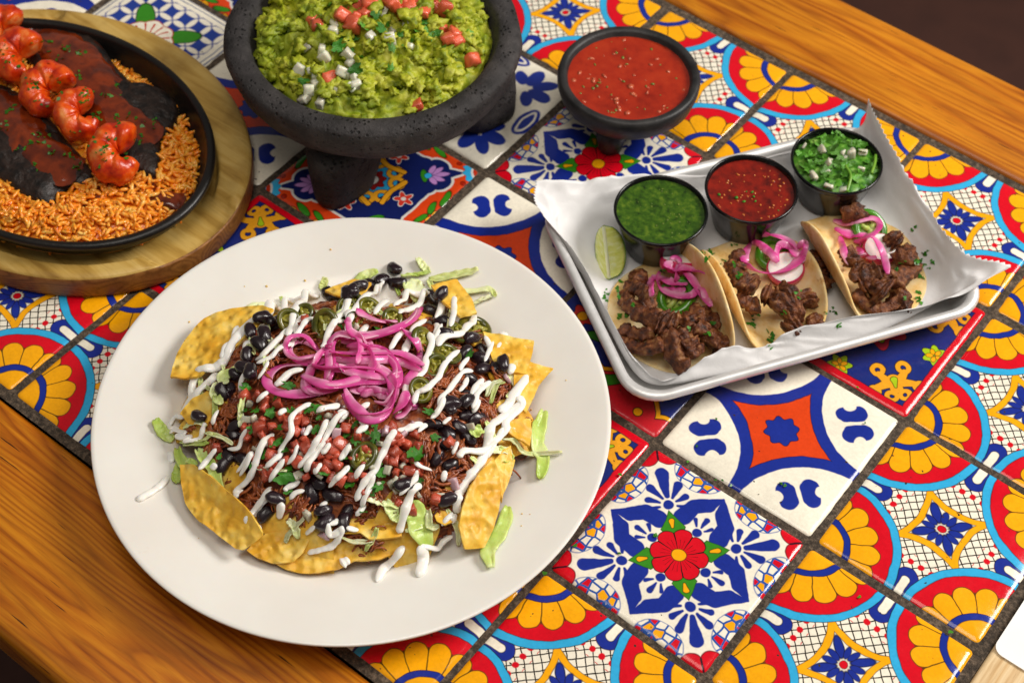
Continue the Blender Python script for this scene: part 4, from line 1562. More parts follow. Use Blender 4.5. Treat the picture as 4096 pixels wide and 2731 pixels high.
JG = 'pickled jalapeno slices on the nachos'
for f, p, R, ti, ro, lab in ((n1, (1690, 720), .0078, 0.7, 0.3, 'olive pickled jalapeno ring standing left of the pink onions'), (n1, (1350, 690), .0070, 0.5, 1.2, 'olive pickled jalapeno slice half under the crema at the upper left'),
                             (n1, (1480, 620), .0060, 0.3, 0.2, 'olive pickled jalapeno slice peeking behind the crema, upper left'), (n2, (140, 540), .0072, 0.4, 0.5, 'olive pickled jalapeno slice in front of the far beans'), (n2, (310, 570), .0066, 0.3, 1.4, 'olive pickled jalapeno slice above the pink onions'),
                             (n2, (210, 700), .0070, 0.5, 2.2, 'olive pickled jalapeno slice just behind the pink onions'), (n2, (530, 660), .0058, 0.2, 0.9, 'olive pickled jalapeno slice beside the long onion end'), (n2, (830, 880), .0080, 0.9, 2.0, 'olive pickled jalapeno slice standing right of the pink onions'),
                             (n2, (1060, 1000), .0074, 0.5, 2.6, 'olive pickled jalapeno slice beside the big right bean cluster'), (n2, (950, 1120), .0064, 0.2, 0.4, 'yellow-green jalapeno slice lying below its olive neighbour at right'),
                             (n2, (1330, 750), .0092, 0.5, 2.5, 'large olive jalapeno ring at the right edge of the nachos'), (n2, (800, 1350), .0064, 0.4, 1.0, 'small olive jalapeno slice at the right of the onions'), (n4, (220, 470), .0072, 0.3, 0.1, 'yellow-green jalapeno slice in the diced tomato'),
                             (n2, (1160, 800), .0060, 0.8, 2.2, 'dark jalapeno sliver between the right-hand beans'), (n1, (1900, 560), .0060, 0.4, 0.7, 'olive jalapeno slice under the crema by the far beans')):
    c = on_heap(f(p), 0.0015)
    jal_ring('jalapeno_slice', c, R, ti, ro, (M_jal, M_jalf), lab, JG)

# ---- diced pico de gallo
def cube_mesh(name, mat, seed, sub=2, jag=0.42):
    bm = bmesh.new()
    bmesh.ops.create_cube(bm, size=2.0)
    bmesh.ops.subdivide_edges(bm, edges=list(bm.edges), cuts=2, use_grid_fill=True)
    for v in bm.verts:
        p = np.array(v.co)
        q = p / np.linalg.norm(p) * 1.35
        p = p * 0.80 + q * 0.20
        p += nzv(p, 0.9, seed) * jag
        v.co = Vector(p)
    V = [v.co[:] for v in bm.verts]
    F = [tuple(v.index for v in f.verts) for f in bm.faces]
    bm.free()
    return mesh(name, V, F, mats=[mat])


TOMS = [cube_mesh('tomato_dice', M_tom, k * 7.3) for k in range(5)]
ONS = [cube_mesh('onion_dice', M_onw, k * 5.1, jag=0.30) for k in range(4)]
ONPS = [cube_mesh('onion_dice_purple', M_onp, k * 3.1, jag=0.30) for k in range(2)]


def leaf_mesh(name, seed, mat, lobes=5):
    """lobed cilantro leaf about 2 units long"""
    n = 40
    O = []
    for k in range(n):
        a = 2 * math.pi * k / n
        r = 0.62 + 0.30 * abs(math.cos(lobes * a / 2)) ** 0.8 + 0.10 * math.sin(11 * a + seed)
        if abs(a - math.pi) < 0.35:
            r *= 0.45
        O.append((r * math.cos(a), 0.8 * r * math.sin(a), 0))
    V, F = ring_fill(O, 4, n)
    V = [(v[0], v[1], 0.25 * v[0] * v[0] - 0.28 * abs(v[1]) * (1 if seed % 2 else -0.6) + 0.16 * nz(v, 2.2, seed)) for v in V]
    return mesh(name, V, F, mats=[mat])


LEAVES = [leaf_mesh('cilantro_leaf', k + 0.3 * k, M_cil, 5 if k % 2 else 3) for k in range(4)]


def rrot():
    return (random.uniform(0, 6.3), random.uniform(0, 6.3), random.uniform(0, 6.3))


def inpoly(p, poly):
    x, y = p
    c = False
    for (x1, y1), (x2, y2) in zip(poly, poly[1:] + poly[:1]):
        if (y1 > y) != (y2 > y) and x < (x2 - x1) * (y - y1) / (y2 - y1) + x1:
            c = not c
    return c


poly = [(560, 620), (690, 690), (940, 740), (1160, 770), (1210, 850), (1170, 960), (1000, 1010), (900, 960), (760, 950), (640, 950), (580, 900), (560, 760)]
done = []
tries = 0
while len(done) < 135 and tries < 6000:
    tries += 1
    p = (random.uniform(550, 1220), random.uniform(610, 1020))
    if not inpoly(p, poly) or any(math.hypot(p[0] - q[0], p[1] - q[1]) < 25 for q in done):
        continue
    done.append(p)
    k = random.random()
    c = on_heap(g5(p), random.uniform(-0.001, 0.0015))
    if k < 0.55:
        s = random.uniform(0.0020, 0.0036)
        tag(put('tomato_dice', random.choice(TOMS), None, c, rrot(), (s, s * random.uniform(.8, 1.1), s * random.uniform(.6, .9))), 'small tomato dice in the pico, ' + zone(c), 'tomato', 'diced tomato on the nachos')
    elif k < 0.75:
        s = random.uniform(0.0016, 0.0026)
        tag(put('onion_dice', random.choice(ONS + ONPS), None, c, rrot(), (s * 1.2, s, s * .55)), 'small onion dice in the pico, ' + zone(c), 'onion', 'diced onion on the nachos')
    else:
        s = random.uniform(0.0026, 0.0046)
        tag(put('cilantro_leaf', random.choice(LEAVES), None, c + np.array([0, 0, .0012]), (random.uniform(-.7, .7), random.uniform(-.7, .7), random.uniform(0, 6.3)), (s, s, s)), 'small cilantro leaf in the pico, ' + zone(c), 'cilantro', 'cilantro on the nachos')
for k in range(46):
    a, r = random.uniform(0, 2 * math.pi), random.uniform(0.40, 0.86)
    c2 = HC[:2] + GR[:2] * (r * HR * math.cos(a)) + GA[:2] * (r * HA * math.sin(a))
    c = (c2[0], c2[1], heap_z(c2[0], c2[1]) + random.uniform(.0005, .002))
    s = random.uniform(.0018, .0030)
    if k % 3 == 0:
        tag(put('tomato_dice', random.choice(TOMS), None, c, rrot(), (s, s, s * .8)), 'loose tomato dice on the nachos, ' + zone(c), 'tomato', 'diced tomato on the nachos')
    elif k % 3 == 1:
        tag(put('onion_dice', random.choice(ONS + ONPS), None, c, rrot(), (s * 1.2, s * .8, s * .5)), 'loose onion dice on the nachos, ' + zone(c), 'onion', 'diced onion on the nachos')
    else:
        tag(put('cilantro_leaf', random.choice(LEAVES), None, c, (random.uniform(-.7, .7), random.uniform(-.7, .7), random.uniform(0, 6.3)), (s * 1.4, s * 1.2, s)), 'loose cilantro leaf on the nachos, ' + zone(c), 'cilantro', 'cilantro on the nachos')
for f, p, s, rx, rz, lab in ((n4, (650, 450), .0082, 0.15, 1.9, 'large whole cilantro leaf beside the right-hand beans'), (n3, (1200, 680), .0085, 0.2, 0.7, 'long dark cilantro leaf above the front beans'), (n3, (930, 250), .0055, 0.4, 1.2, 'cilantro leaf beside the left bean cluster'),
                             (n3, (1120, 370), .0055, -0.3, 1.1, 'cilantro leaf in the left of the diced tomato'), (n3, (1490, 70), .0055, 0.3, 0.4, 'cilantro leaf just below the pink onions'), (n3, (1550, 640), .0045, 0.2, 0.2, 'cilantro leaf right above the front bean pair'),
                             (n4, (320, 300), .0055, 0.2, 2.3, 'cilantro leaf under the onion ring'), (n4, (340, 720), .0050, 0.3, 1.5, 'cilantro leaf beside the front crema stripes'), (n1, (1330, 1300), .0050, 0.2, 0.6, 'cilantro leaf inside the big onion loop'), (n4, (760, 90), .0042, 0.1, 0.4, 'cilantro leaf below the onion curl')):
    c = on_heap(f(p), 0.0035)
    # turn leaves toward the viewer's sense of up across the table
    tag(put('cilantro_leaf', random.choice(LEAVES), None, c, (rx, random.uniform(-.3, .3), rz), (s, s * 0.75, s)), lab, 'cilantro', 'cilantro on the nachos')

# ---- black beans
def bean_mesh(k):
    V, F = ico(3)
    out = []
    for v in V:
        x, y, z = v
        p = np.array([x * 1.0, y * 0.68, z * 0.60])
        p[1] += 0.16 * (x * x) - 0.08
        if y < -0.4:
            p[1] += 0.12 * math.exp(-(x / 0.35) ** 2)
        p += nzv(v, 1.4, k * 3.3) * 0.10 + nzv(v, 4.5, k * 1.3) * 0.025
        out.append(p)
    return mesh('black_bean', out, F, mats=[M_bean])


BEANS = [bean_mesh(k) for k in range(5)]
BV = bvh_of([plate] + list(COL.objects)[FIRST:])
bl = [(n1, [(1090, 670), (1205, 735), (1150, 700), (970, 800), (1110, 840), (1060, 930), (940, 1030), (910, 1150), (965, 1190), (865, 1220), (760, 1350), (710, 1395), (1740, 440), (1930, 430)]),
      (n2, [(550, 200), (430, 310), (580, 340), (330, 360), (210, 370), (120, 420), (1000, 440), (915, 490), (910, 610), (1000, 710), (1040, 830), (1290, 870), (1230, 1010), (1385, 980), (1400, 1170), (1530, 1150), (1600, 1110), (1270, 1260), (1250, 1430), (1090, 1500), (1370, 1070), (-10, 480)]),
      (n3, [(440, 160), (775, 250), (735, 330), (700, 520), (830, 540), (660, 600), (1130, 900), (1040, 1040), (1510, 750), (1450, 860), (1640, 870), (1560, 1010), (1740, 1110), (1770, 1030), (1570, 1110)]),
      (n4, [(940, 80), (1085, 20), (1090, 150), (800, 220), (915, 300), (1020, 245), (1090, 330), (870, 375), (830, 500), (955, 555), (560, 725), (920, 850), (1160, 170)])]
for f, L in bl:
    for p in L:
        c = seen(BV, *f(p)) + np.array([0, 0, 0.0022])
        s = random.uniform(0.0056, 0.0068)
        tag(put('black_bean', random.choice(BEANS), None, c, (random.uniform(-.5, .5), random.uniform(-.5, .5), random.uniform(0, 6.3)), (s, s, s)), 'glossy black bean on the nachos, ' + zone(c), 'bean', 'black beans on the nachos')

# ---- crema
BV = bvh_of([plate] + list(COL.objects)[FIRST:])


def crema(f, pts, w, label=None, lift=0.0006, wob=0.24):
    w = w * 1.14
    P = [f(p) for p in pts]
    L = sum(math.dist(a, b) for a, b in zip(P[:-1], P[1:]))
    n = max(10, int(L / 7))
    Q = smooth_path(np.array(P), n)
    C = np.array([on_heap(q) for q in Q])
    z = np.array([(lambda h: h[2] if h is not None else 0.008)(BV.ray_cast(Vector((c[0], c[1], 0.12)), Vector((0, 0, -1)))[0]) for c in C])
    hz = np.array([heap_z(c[0], c[1]) for c in C])
    z = np.clip(z, hz - 0.0015, hz + 0.0055)
    z = np.array([0.65 * z[max(0, i - 4):i + 5].max() + 0.35 * z[i] for i in range(n)])
    for _ in range(7):
        z[1:-1] = (z[:-2] + 2 * z[1:-1] + z[2:]) / 4
    C[:, 2] = z + lift
    sd = random.uniform(0, 99)
    W = np.array([w * (1 + wob * 1.5 * nz((i * 0.22, sd, 0)) + 0.16 * nz((i * .6, sd, 3))) for i in range(n)])
    e = np.linspace(-1, 1, n)
    cap = np.sqrt(np.clip(1 - np.abs(e) ** max(4, n / 2.6), 0.015, 1))
    V, F = sweep(C, W * cap, W * 0.60 * cap, 12)
    V = [v + nzv(v, 130, sd) * 0.0004 for v in V]
    o = put('crema_stripe', mesh('crema_stripe', V, F, mats=[M_crema]))
    subdiv(o, 1)
    tag(o, label or 'white crema stripe on the nachos, ' + zone(C[n // 2]), 'crema', 'crema drizzled over the nachos')
    return o


mm = 0.001
for f, pts, w in (
        (n1, [(1400, 470), (1250, 590), (1100, 690), (950, 800), (800, 950), (720, 1090), (600, 1180), (470, 1250), (415, 1370), (440, 1440)], 2.6), (n1, [(650, 1170), (560, 1300), (450, 1420), (360, 1510), (320, 1580)], 2.1),
        (n1, [(1640, 430), (1540, 500), (1450, 580), (1390, 680), (1350, 780), (1330, 850)], 1.9), (n1, [(1470, 560), (1400, 640), (1370, 740), (1290, 820), (1240, 900), (1150, 990), (1080, 1050), (1010, 1060)], 1.5),
        (n1, [(1600, 670), (1500, 740), (1420, 830), (1370, 900), (1250, 980), (1170, 1050), (1030, 1120)], 1.4), (n1, [(1520, 640), (1440, 700), (1390, 800)], 1.8), (n1, [(2010, 470), (1930, 540), (1880, 620), (1820, 700), (1730, 800), (1690, 900), (1660, 940)], 1.8),
        (n1, [(890, 885), (820, 930), (800, 1000)], 1.5), (n1, [(1010, 910), (940, 930), (905, 990)], 1.5), (n1, [(1480, 1140), (1350, 1180), (1250, 1270), (1200, 1300)], 1.8), (n1, [(1160, 1380), (1080, 1460), (1030, 1500)], 1.5), (n1, [(1560, 420), (1440, 480), (1330, 560), (1270, 640)], 1.7),
        (n1, [(820, 930), (740, 1000), (700, 1090)], 2.2),
        (n2, [(200, 470), (120, 520), (80, 580), (20, 650)], 1.6), (n2, [(410, 450), (300, 510), (180, 590), (120, 630), (90, 720)], 1.7), (n2, [(510, 520), (420, 580), (350, 640)], 1.8), (n2, [(540, 530), (640, 500), (760, 490), (870, 500), (760, 570), (640, 620), (600, 670)], 1.9),
        (n2, [(460, 350), (400, 400), (370, 460)], 1.9), (n2, [(1030, 520), (1060, 570), (940, 650)], 2.4), (n2, [(1130, 600), (1120, 700), (1090, 800)], 1.9), (n2, [(1345, 640), (1295, 700)], 1.2), (n2, [(1330, 730), (1250, 790), (1170, 870), (1020, 890), (970, 980)], 2.2),
        (n2, [(880, 850), (910, 940), (860, 1060), (830, 1180), (700, 1260), (660, 1360), (620, 1430)], 1.9), (n2, [(1180, 1000), (1080, 1100), (1010, 1190), (960, 1280), (860, 1380), (770, 1400), (740, 1500)], 1.7), (n2, [(1310, 1190), (1220, 1190), (1160, 1260), (1080, 1370), (1010, 1460), (980, 1568)], 1.6),
        (n2, [(1480, 1270), (1400, 1330), (1350, 1430), (1300, 1568)], 1.8), (n2, [(1595, 850), (1600, 930), (1540, 1010)], 2.6), (n2, [(1890, 1230), (1800, 1340), (1690, 1440), (1640, 1500), (1560, 1560)], 2.7), (n2, [(640, 810), (560, 880), (500, 950)], 1.8),
        (n2, [(860, 690), (760, 760), (700, 860), (660, 950), (620, 1020)], 1.9), (n2, [(1420, 890), (1460, 960), (1480, 1020)], 1.6), (n2, [(940, 720), (970, 800), (930, 860)], 2.0), (n2, [(1690, 1170), (1660, 1240)], 2.2), (n2, [(300, 740), (200, 810)], 1.9), (n2, [(60, 680), (0, 740)], 1.8),
        (n3, [(310, 60), (290, 150), (200, 200), (170, 250), (250, 270), (200, 340), (320, 300), (250, 380), (370, 330), (320, 420), (440, 360), (480, 270), (500, 220)], 1.3), (n3, [(620, 100), (580, 190), (560, 240)], 1.2), (n3, [(690, 440), (790, 430), (820, 350), (870, 270)], 1.3), (n3, [(600, 590), (555, 650)], 1.7),
        (n3, [(1110, 290), (1030, 400), (970, 540), (930, 650), (860, 740), (790, 800), (770, 900)], 1.8), (n3, [(1230, 90), (1160, 180)], 1.5), (n3, [(1450, 20), (1330, 120), (1270, 220), (1270, 330), (1180, 450), (1160, 540), (1040, 660)], 1.5), (n3, [(1440, 210), (1390, 350)], 1.4),
        (n3, [(1330, 430), (1300, 530), (1230, 600)], 1.3), (n3, [(1760, 110), (1680, 200), (1600, 320), (1530, 450), (1430, 600), (1405, 670)], 1.7), (n3, [(1600, 190), (1530, 350), (1450, 480), (1330, 640)], 1.7), (n3, [(1700, 30), (1600, 80), (1490, 140)], 1.8), (n3, [(1790, 420), (1700, 560)], 1.6),
        (n3, [(1090, 770), (1010, 900), (930, 1030), (890, 1150), (1010, 1190)], 1.8), (n3, [(1350, 720), (1240, 790), (1210, 840)], 1.5), (n3, [(1190, 960), (1150, 1070)], 2.4), (n3, [(1385, 800), (1300, 830), (1250, 900)], 1.4), (n3, [(1720, 710), (1600, 810)], 1.5), (n3, [(1590, 900), (1520, 950)], 1.2),
        (n3, [(1600, 1150), (1620, 1250), (1730, 1190), (1660, 1290), (1540, 1350), (1410, 1370)], 1.8), (n3, [(1390, 1190), (1490, 1180)], 1.6), (n3, [(1870, 1150), (1760, 1190)], 1.4), (n3, [(180, 460), (200, 560)], 1.9),
        (n4, [(490, 280), (430, 380), (370, 490), (310, 610), (220, 720), (155, 870)], 1.9), (n4, [(310, 640), (270, 760), (200, 910)], 1.5), (n4, [(720, 190), (600, 250), (500, 280)], 2.0), (n4, [(700, 720), (620, 810), (570, 950), (510, 1140)], 2.3),
        (n4, [(1560, 60), (1450, 120), (1330, 180), (1270, 280), (1250, 400), (1180, 560), (1100, 660), (1030, 760), (1000, 870), (1000, 960)], 2.5), (n4, [(1500, 10), (1540, 90), (1420, 180), (1400, 290), (1300, 370), (1200, 440), (1060, 440), (1010, 500)], 2.0), (n4, [(1010, 350), (960, 450)], 1.5),
        (n4, [(900, 590), (880, 690)], 1.6), (n4, [(990, 970), (960, 1070)], 1.5), (n4, [(980, 1010), (895, 1045)], 1.1), (n4, [(640, 560), (700, 600), (790, 600)], 1.1), (n4, [(0, 110), (70, 120), (20, 210)], 1.8), (n4, [(180, 180), (230, 230), (160, 310)], 2.0), (n4, [(110, 390), (25, 510)], 1.6),
        (n4, [(900, 20), (850, 110), (780, 170)], 1.7), (n4, [(1190, 20), (1130, 110)], 1.7), (n4, [(40, 640), (0, 730)], 1.4), (n4, [(950, 160), (880, 210)], 1.3), (n4, [(50, 1090), (0, 1210)], 1.7), (n4, [(270, 10), (200, 60), (140, 60)], 1.6)):
    crema(f, pts, w * mm)
rc_ = random.Random(31)
kk = 0
while kk < 26:
    x, y = rc_.uniform(400, 1560), rc_.uniform(300, 1120)
    q = on_heap(g5((x, y)))
    d = np.array([q[0] - HC[0], q[1] - HC[1]])
    rho = math.hypot(d @ GR[:2] / HR, d @ GA[:2] / HA)
    if rho < 0.42 or rho > 0.88:
        continue
    kk += 1
    L = rc_.uniform(40, 110)
    crema(g5, [(x + L * 0.3, y - L * 0.45), (x + rc_.gauss(0, 6), y + rc_.gauss(0, 5)), (x - L * 0.3, y + L * 0.45)], rc_.uniform(1.1, 1.7) * mm)
crema(n3, [(165, 680), (90, 770), (0, 835), (-120, 900)], 2.0 * mm, 'lone crema smear on the bare plate left of the nachos')
crema(n4, [(690, 1260), (720, 1340), (672, 1480)], 3.0 * mm, 'thick crema drop on the bare plate below the nachos')
crema(n4, [(700, 1270), (830, 1270), (880, 1180), (965, 1125)], 1.5 * mm, 'thin crema trail leading to the thick drop on the plate')
crema(n4, [(560, 1210), (480, 1330), (400, 1400), (320, 1520)], 2.1 * mm, 'second crema streak on the bare plate, left of the thick drop')
crema(n3, [(1790, 1430), (1715, 1515)], 2.7 * mm, 'round crema drop on the lowest chip')

# ---- pickled onions on top
OG = 'pickled onion strands on the nachos'
BV = bvh_of([plate] + list(COL.objects)[FIRST:])


def strand(f, pts, w, th, lift, label, group, zf=heap_z, zmax=0.085, n=26, hump=0.004, name='onion_strand', tilt=0.6):
    P = [f(p) for p in pts]
    C = lay(BV, P, n, lift, 4)
    sd = random.uniform(0, 99)
    up = []
    for i in range(n):
        t = i / (n - 1)
        C[i][2] += hump * math.sin(math.pi * t) * (0.6 + 0.8 * nz((t * 2.0, sd, 0)))
        a = tilt + 1.3 * nz((t * 1.8, sd, 4))
        up.append((math.sin(a) * math.cos(sd), math.sin(a) * math.sin(sd), math.cos(a)))
    W = [w * (0.75 + 0.5 * (nz((i * 0.12, sd, 9)) + 0.5)) * min(1, 0.45 + 6 * min(i, n - 1 - i) / n) for i in range(n)]
    T = np.gradient(C, axis=0)
    sec = [(-1, -.55), (-.55, -1), (0, -1.05), (.55, -1), (1, -.55), (1.04, .0), (1, .55), (.55, 1), (0, .95), (-.55, 1), (-1, .55), (-1.04, 0)]
    V, F, E = [], [], []
    m = len(sec)
    flip = random.choice((1, -1))
    for i in range(n):
        t = T[i] / (np.linalg.norm(T[i]) + 1e-9)
        sdv = np.cross(t, up[i])
        sdv /= np.linalg.norm(sdv) + 1e-9
        b = np.cross(sdv, t)
        cup = 0.22 * W[i]
        for u, h in sec:
            V.append(C[i] + sdv * (u * W[i]) + b * (h * th + cup * u * u * flip * 0.6))
            E.append(0.5 + 0.5 * u * flip + 0.25 * (h > 0) - 0.12)
    for i in range(n - 1):
        for k in range(m):
            k2 = (k + 1) % m
            F.append((i * m + k, i * m + k2, (i + 1) * m + k2, (i + 1) * m + k))
    F.append(tuple(reversed(range(m))))
    F.append(tuple((n - 1) * m + k for k in range(m)))
    me = mesh(name, V, F, mats=[M_onion])
    at_ = me.attributes.new('edge', 'FLOAT', 'POINT')
    at_.data.foreach_set('value', np.array(E, dtype=np.float32))
    o = put(name, me)
    tag(o, label, 'onion', group)
    return o


STR = [([(830, 505), (800, 475), (760, 464), (728, 480), (722, 515), (760, 548), (815, 548), (870, 530)], 'pink onion loop leftmost in the pile'), ([(800, 556), (700, 560), (652, 600), (645, 640), (690, 668), (770, 672), (850, 650), (900, 640)], 'large pink onion loop sweeping low to the left'),
       ([(930, 395), (945, 440), (985, 465), (1020, 500)], 'short pink onion strand standing at the top of the pile'), ([(965, 365), (1010, 392), (1060, 408), (1108, 404)], 'wide pink onion piece farthest back in the pile'),
       ([(1198, 360), (1170, 405), (1100, 445), (1020, 470), (960, 470), (900, 460), (872, 500), (885, 560), (870, 620)], 'long pink onion strand pointing to the far right'), ([(1130, 425), (1180, 470), (1192, 530), (1165, 590), (1110, 640)], 'pink onion arc at the right of the pile'),
       ([(910, 470), (975, 480), (985, 530), (965, 570)], 'pale pink onion curl in the middle of the pile'), ([(800, 560), (860, 578), (920, 582), (1000, 570), (1080, 590), (1110, 650), (1085, 705), (1040, 690)], 'deep pink onion strand circling the front of the pile'),
       ([(770, 600), (830, 632), (900, 642), (1000, 622), (1090, 620)], 'pink onion strand across the front of the pile'), ([(925, 650), (945, 700), (990, 742), (1050, 752), (1095, 722), (1108, 660), (1085, 600)], 'bright pink onion ring hanging lowest in front'),
       ([(860, 520), (940, 540), (1040, 540), (1120, 545), (1195, 570)], 'pink onion strand running right through the middle'), ([(1105, 745), (1140, 722), (1158, 680), (1172, 715)], 'small lavender onion curl at the right front'),
       ([(880, 480), (840, 520), (805, 575), (790, 640), (850, 660)], 'pink onion strand bending down at the left'), ([(1000, 500), (1065, 520), (1112, 580), (1112, 645)], 'pink onion strand bending down at the right'), ([(890, 560), (960, 600), (1050, 612), (1120, 600)], 'flat pink onion piece in the heart of the pile'),
       ([(940, 500), (1000, 520), (1040, 580), (1000, 640), (940, 640)], 'magenta onion curl in the heart of the pile'), ([(980, 660), (1050, 665), (1100, 680)], 'short magenta onion piece inside the front ring')]
for k, (pts, lab) in enumerate(STR):
    if k == 8:
        BV = bvh_of([plate] + list(COL.objects)[FIRST:])
    strand(g5, pts, random.uniform(.0022, .0031), random.uniform(.0004, .0006), 0.0014 + 0.0010 * (k % 5), lab, OG, hump=random.uniform(.001, .004), tilt=0.5)
for k, (pts, lab) in enumerate(STR):
    if k % 2 == 0 or k > 6:
        dx, dy = random.uniform(-16, 16), random.uniform(-14, 14)
        strand(g5, [(x + dx + random.gauss(0, 5), y + dy + random.gauss(0, 5)) for x, y in pts], random.uniform(.0014, .0024), random.uniform(.0004, .0006), 0.0030 + 0.0010 * (k % 4), 'thin pink onion strand tangled in the pile on the nachos', OG, hump=random.uniform(.001, .004), tilt=0.6)
# ================================================================ tacos and cups on the tray
t1 = crop(2120, 380, .45923)
t2 = crop(3000, 380, .5229)
t3 = crop(2280, 980, .39537)
t4 = crop(2900, 800, .41456)

# ---- sauces
def sauce_disc(r, z_mid, bow, n=64, rings=14, amp=0.0003, sc=300, seed=0.0):
    V, F = [(0, 0, z_mid)], []
    for i in range(1, rings + 1):
        for k in range(n):
            a = 2 * math.pi * k / n
            q = r * i / rings
            z = z_mid + bow * (i / rings) ** 6 + amp * nz((q * math.cos(a), q * math.sin(a), 0), sc, seed)
            V.append((q * math.cos(a), q * math.sin(a), z))
    F = [(0, 1 + k, 1 + (k + 1) % n) for k in range(n)]
    for i in range(rings - 1):
        for k in range(n):
            a, b = 1 + i * n + k, 1 + i * n + (k + 1) % n
            F.append((a, a + n, b + n, b))
    return V, F


M_gsal = simple('green_salsa', ['#1c3406', '#2f500a', '#406010', '#5e761c'], 260, 5, rough=0.18, bump=0.3, bscale=500, bdist=0.0006, sss=0.15, sss_r=0.002, coat=0.6)
M_rsal = simple('red_chilli_salsa', ['#4e0a03', '#781406', '#8e1c09'], 160, 4, rough=0.12, bump=0.25, bscale=420, bdist=0.0006, sss=0.15, sss_r=0.003, coat=0.8)
M_tsal = simple('tomato_salsa', ['#861a07', '#a3280e', '#b03414'], 70, 5, rough=0.16, bump=0.2, bscale=300, bdist=0.0006, sss=0.2, sss_r=0.003, coat=0.6)
M_seed = simple('chilli_seed', ['#c45a1a', '#dc8838'], 100, rough=0.25, coat=0.5)
M_gbit = simple('green_salsa_bit', ['#5b6a1c', '#7a8a30'], 100, rough=0.3, coat=0.4)
M_tbit = simple('salsa_tomato_bit', ['#b4462a', '#c66a44'], 100, rough=0.25, coat=0.5)
o = put('green_salsa', mesh('green_salsa', *sauce_disc(0.0278, 0.0288, 0.0010, seed=1), mats=[M_gsal]), loc=CUPS['green'])
tag(o, 'dark green salsa filling the black cup by the lime wedge', 'salsa')
o = put('chilli_salsa', mesh('chilli_salsa', *sauce_disc(0.0276, 0.0282, 0.0010, seed=2), mats=[M_rsal]), loc=CUPS['red'])
tag(o, 'glossy dark red chilli salsa in the middle black cup', 'salsa')


def flecks(name, n, centre, rad, z, s0, s1, mat, label, cat, seed, zf=None, flat=0.5):
    r_ = random.Random(seed)
    P = []
    V0, F0 = ico(1)
    for _ in range(n):
        a, q = r_.uniform(0, 6.3), rad * math.sqrt(r_.random())
        x, y = centre[0] + q * math.cos(a), centre[1] + q * math.sin(a)
        s = r_.uniform(s0, s1)
        th = r_.uniform(0, 6.3)
        zz = z if zf is None else zf(x, y) + z
        W = V0 * np.array([s, s * r_.uniform(.4, .9), s * flat])
        W = np.stack([W[:, 0] * math.cos(th) - W[:, 1] * math.sin(th), W[:, 0] * math.sin(th) + W[:, 1] * math.cos(th), W[:, 2]], 1)
        P.append((W + np.array([x, y, zz]), F0))
    o = put(name, mesh(name, *join(P), mats=[mat]))
    tag(o, label, cat, kind='stuff')
    return o


flecks('chilli_flakes', 60, CUPS['red'], 0.0255, CUPS['red'][2] + 0.0284, .0004, .0012, M_seed, 'orange chilli seeds and flakes floating in the red salsa cup', 'chilli flakes', 3)
flecks('salsa_flecks', 60, CUPS['green'], 0.0258, CUPS['green'][2] + 0.0288, .0003, .0008, M_gbit, 'pale green flecks floating in the green salsa cup', 'herb flecks', 4)
flecks('herb_flecks', 8, CUPS['red'], 0.0240, CUPS['red'][2] + 0.0286, .0005, .0016, M_cil, 'green herb flecks floating in the red salsa cup', 'herb flecks', 5)
# salsa in the stone bowl
o = put('tomato_salsa', mesh('tomato_salsa', *sauce_disc(0.0415, 0.0402, 0.0008, seed=3), mats=[M_tsal]), loc=SBC)
tag(o, 'smooth red tomato salsa filling the small stone bowl', 'salsa')
flecks('pepper_bits', 30, SBC, 0.038, 0.0404, .0006, .0018, M_gbit, 'olive green pepper bits in the tomato salsa of the stone bowl', 'pepper bits', 6, flat=.4)
flecks('tomato_bits', 44, SBC, 0.039, 0.0403, .0006, .0030, M_tbit, 'pale tomato bits and seeds in the salsa of the stone bowl', 'tomato bits', 8, flat=.35)

# ---- cilantro and onion relish in the third cup
HCUP = CUPS['herb']
M_cilp = simple('fresh_cilantro_leaf', ['#1f4c0a', '#3f7e1a', '#64a032', '#98c45c'], 150, vary=0.4, rough=0.35, bump=0.3, bscale=400, sss=0.1, sss_r=0.002)
LEAVF = [leaf_mesh('fresh_cilantro', k * 1.7 + 0.2, M_cilp, 5 if k % 2 else 3) for k in range(4)]


def relish_z(x, y):
    r = math.hypot(x - HCUP[0], y - HCUP[1]) / 0.0278
    return HCUP[2] + 0.0285 + 0.0045 * (1 - min(r, 1) ** 2)


V, F = sauce_disc(0.0279, 0.0305, -0.003, amp=0.0022, sc=220, seed=5)
o = put('relish_bed', mesh('relish_bed', V, F, mats=[M_cilp]), loc=HCUP)
tag(o, 'chopped cilantro packed under the leaves in the herb cup', 'cilantro', kind='stuff')
for k in range(95):
    a, q = random.uniform(0, 6.3), 0.0262 * math.sqrt(random.random())
    x, y = HCUP[0] + q * math.cos(a), HCUP[1] + q * math.sin(a)
    c = (x, y, relish_z(x, y) + random.uniform(0, .0015))
    if k % 7 == 0:
        s = random.uniform(.0014, .0026)
        tag(put('onion_dice', random.choice(ONS), None, c, rrot(), (s, s * 1.4, s * .6)), 'white onion dice among the cilantro in the herb cup', 'onion', 'onion dice in the herb cup')
    else:
        s = random.uniform(.0030, .0058)
        tag(put('cilantro_leaf', random.choice(LEAVF), None, c, (random.uniform(-.9, .9), random.uniform(-.9, .9), random.uniform(0, 6.3)), (s, s * .8, s)), 'chopped cilantro leaf heaped in the herb cup', 'cilantro', 'cilantro in the herb cup')
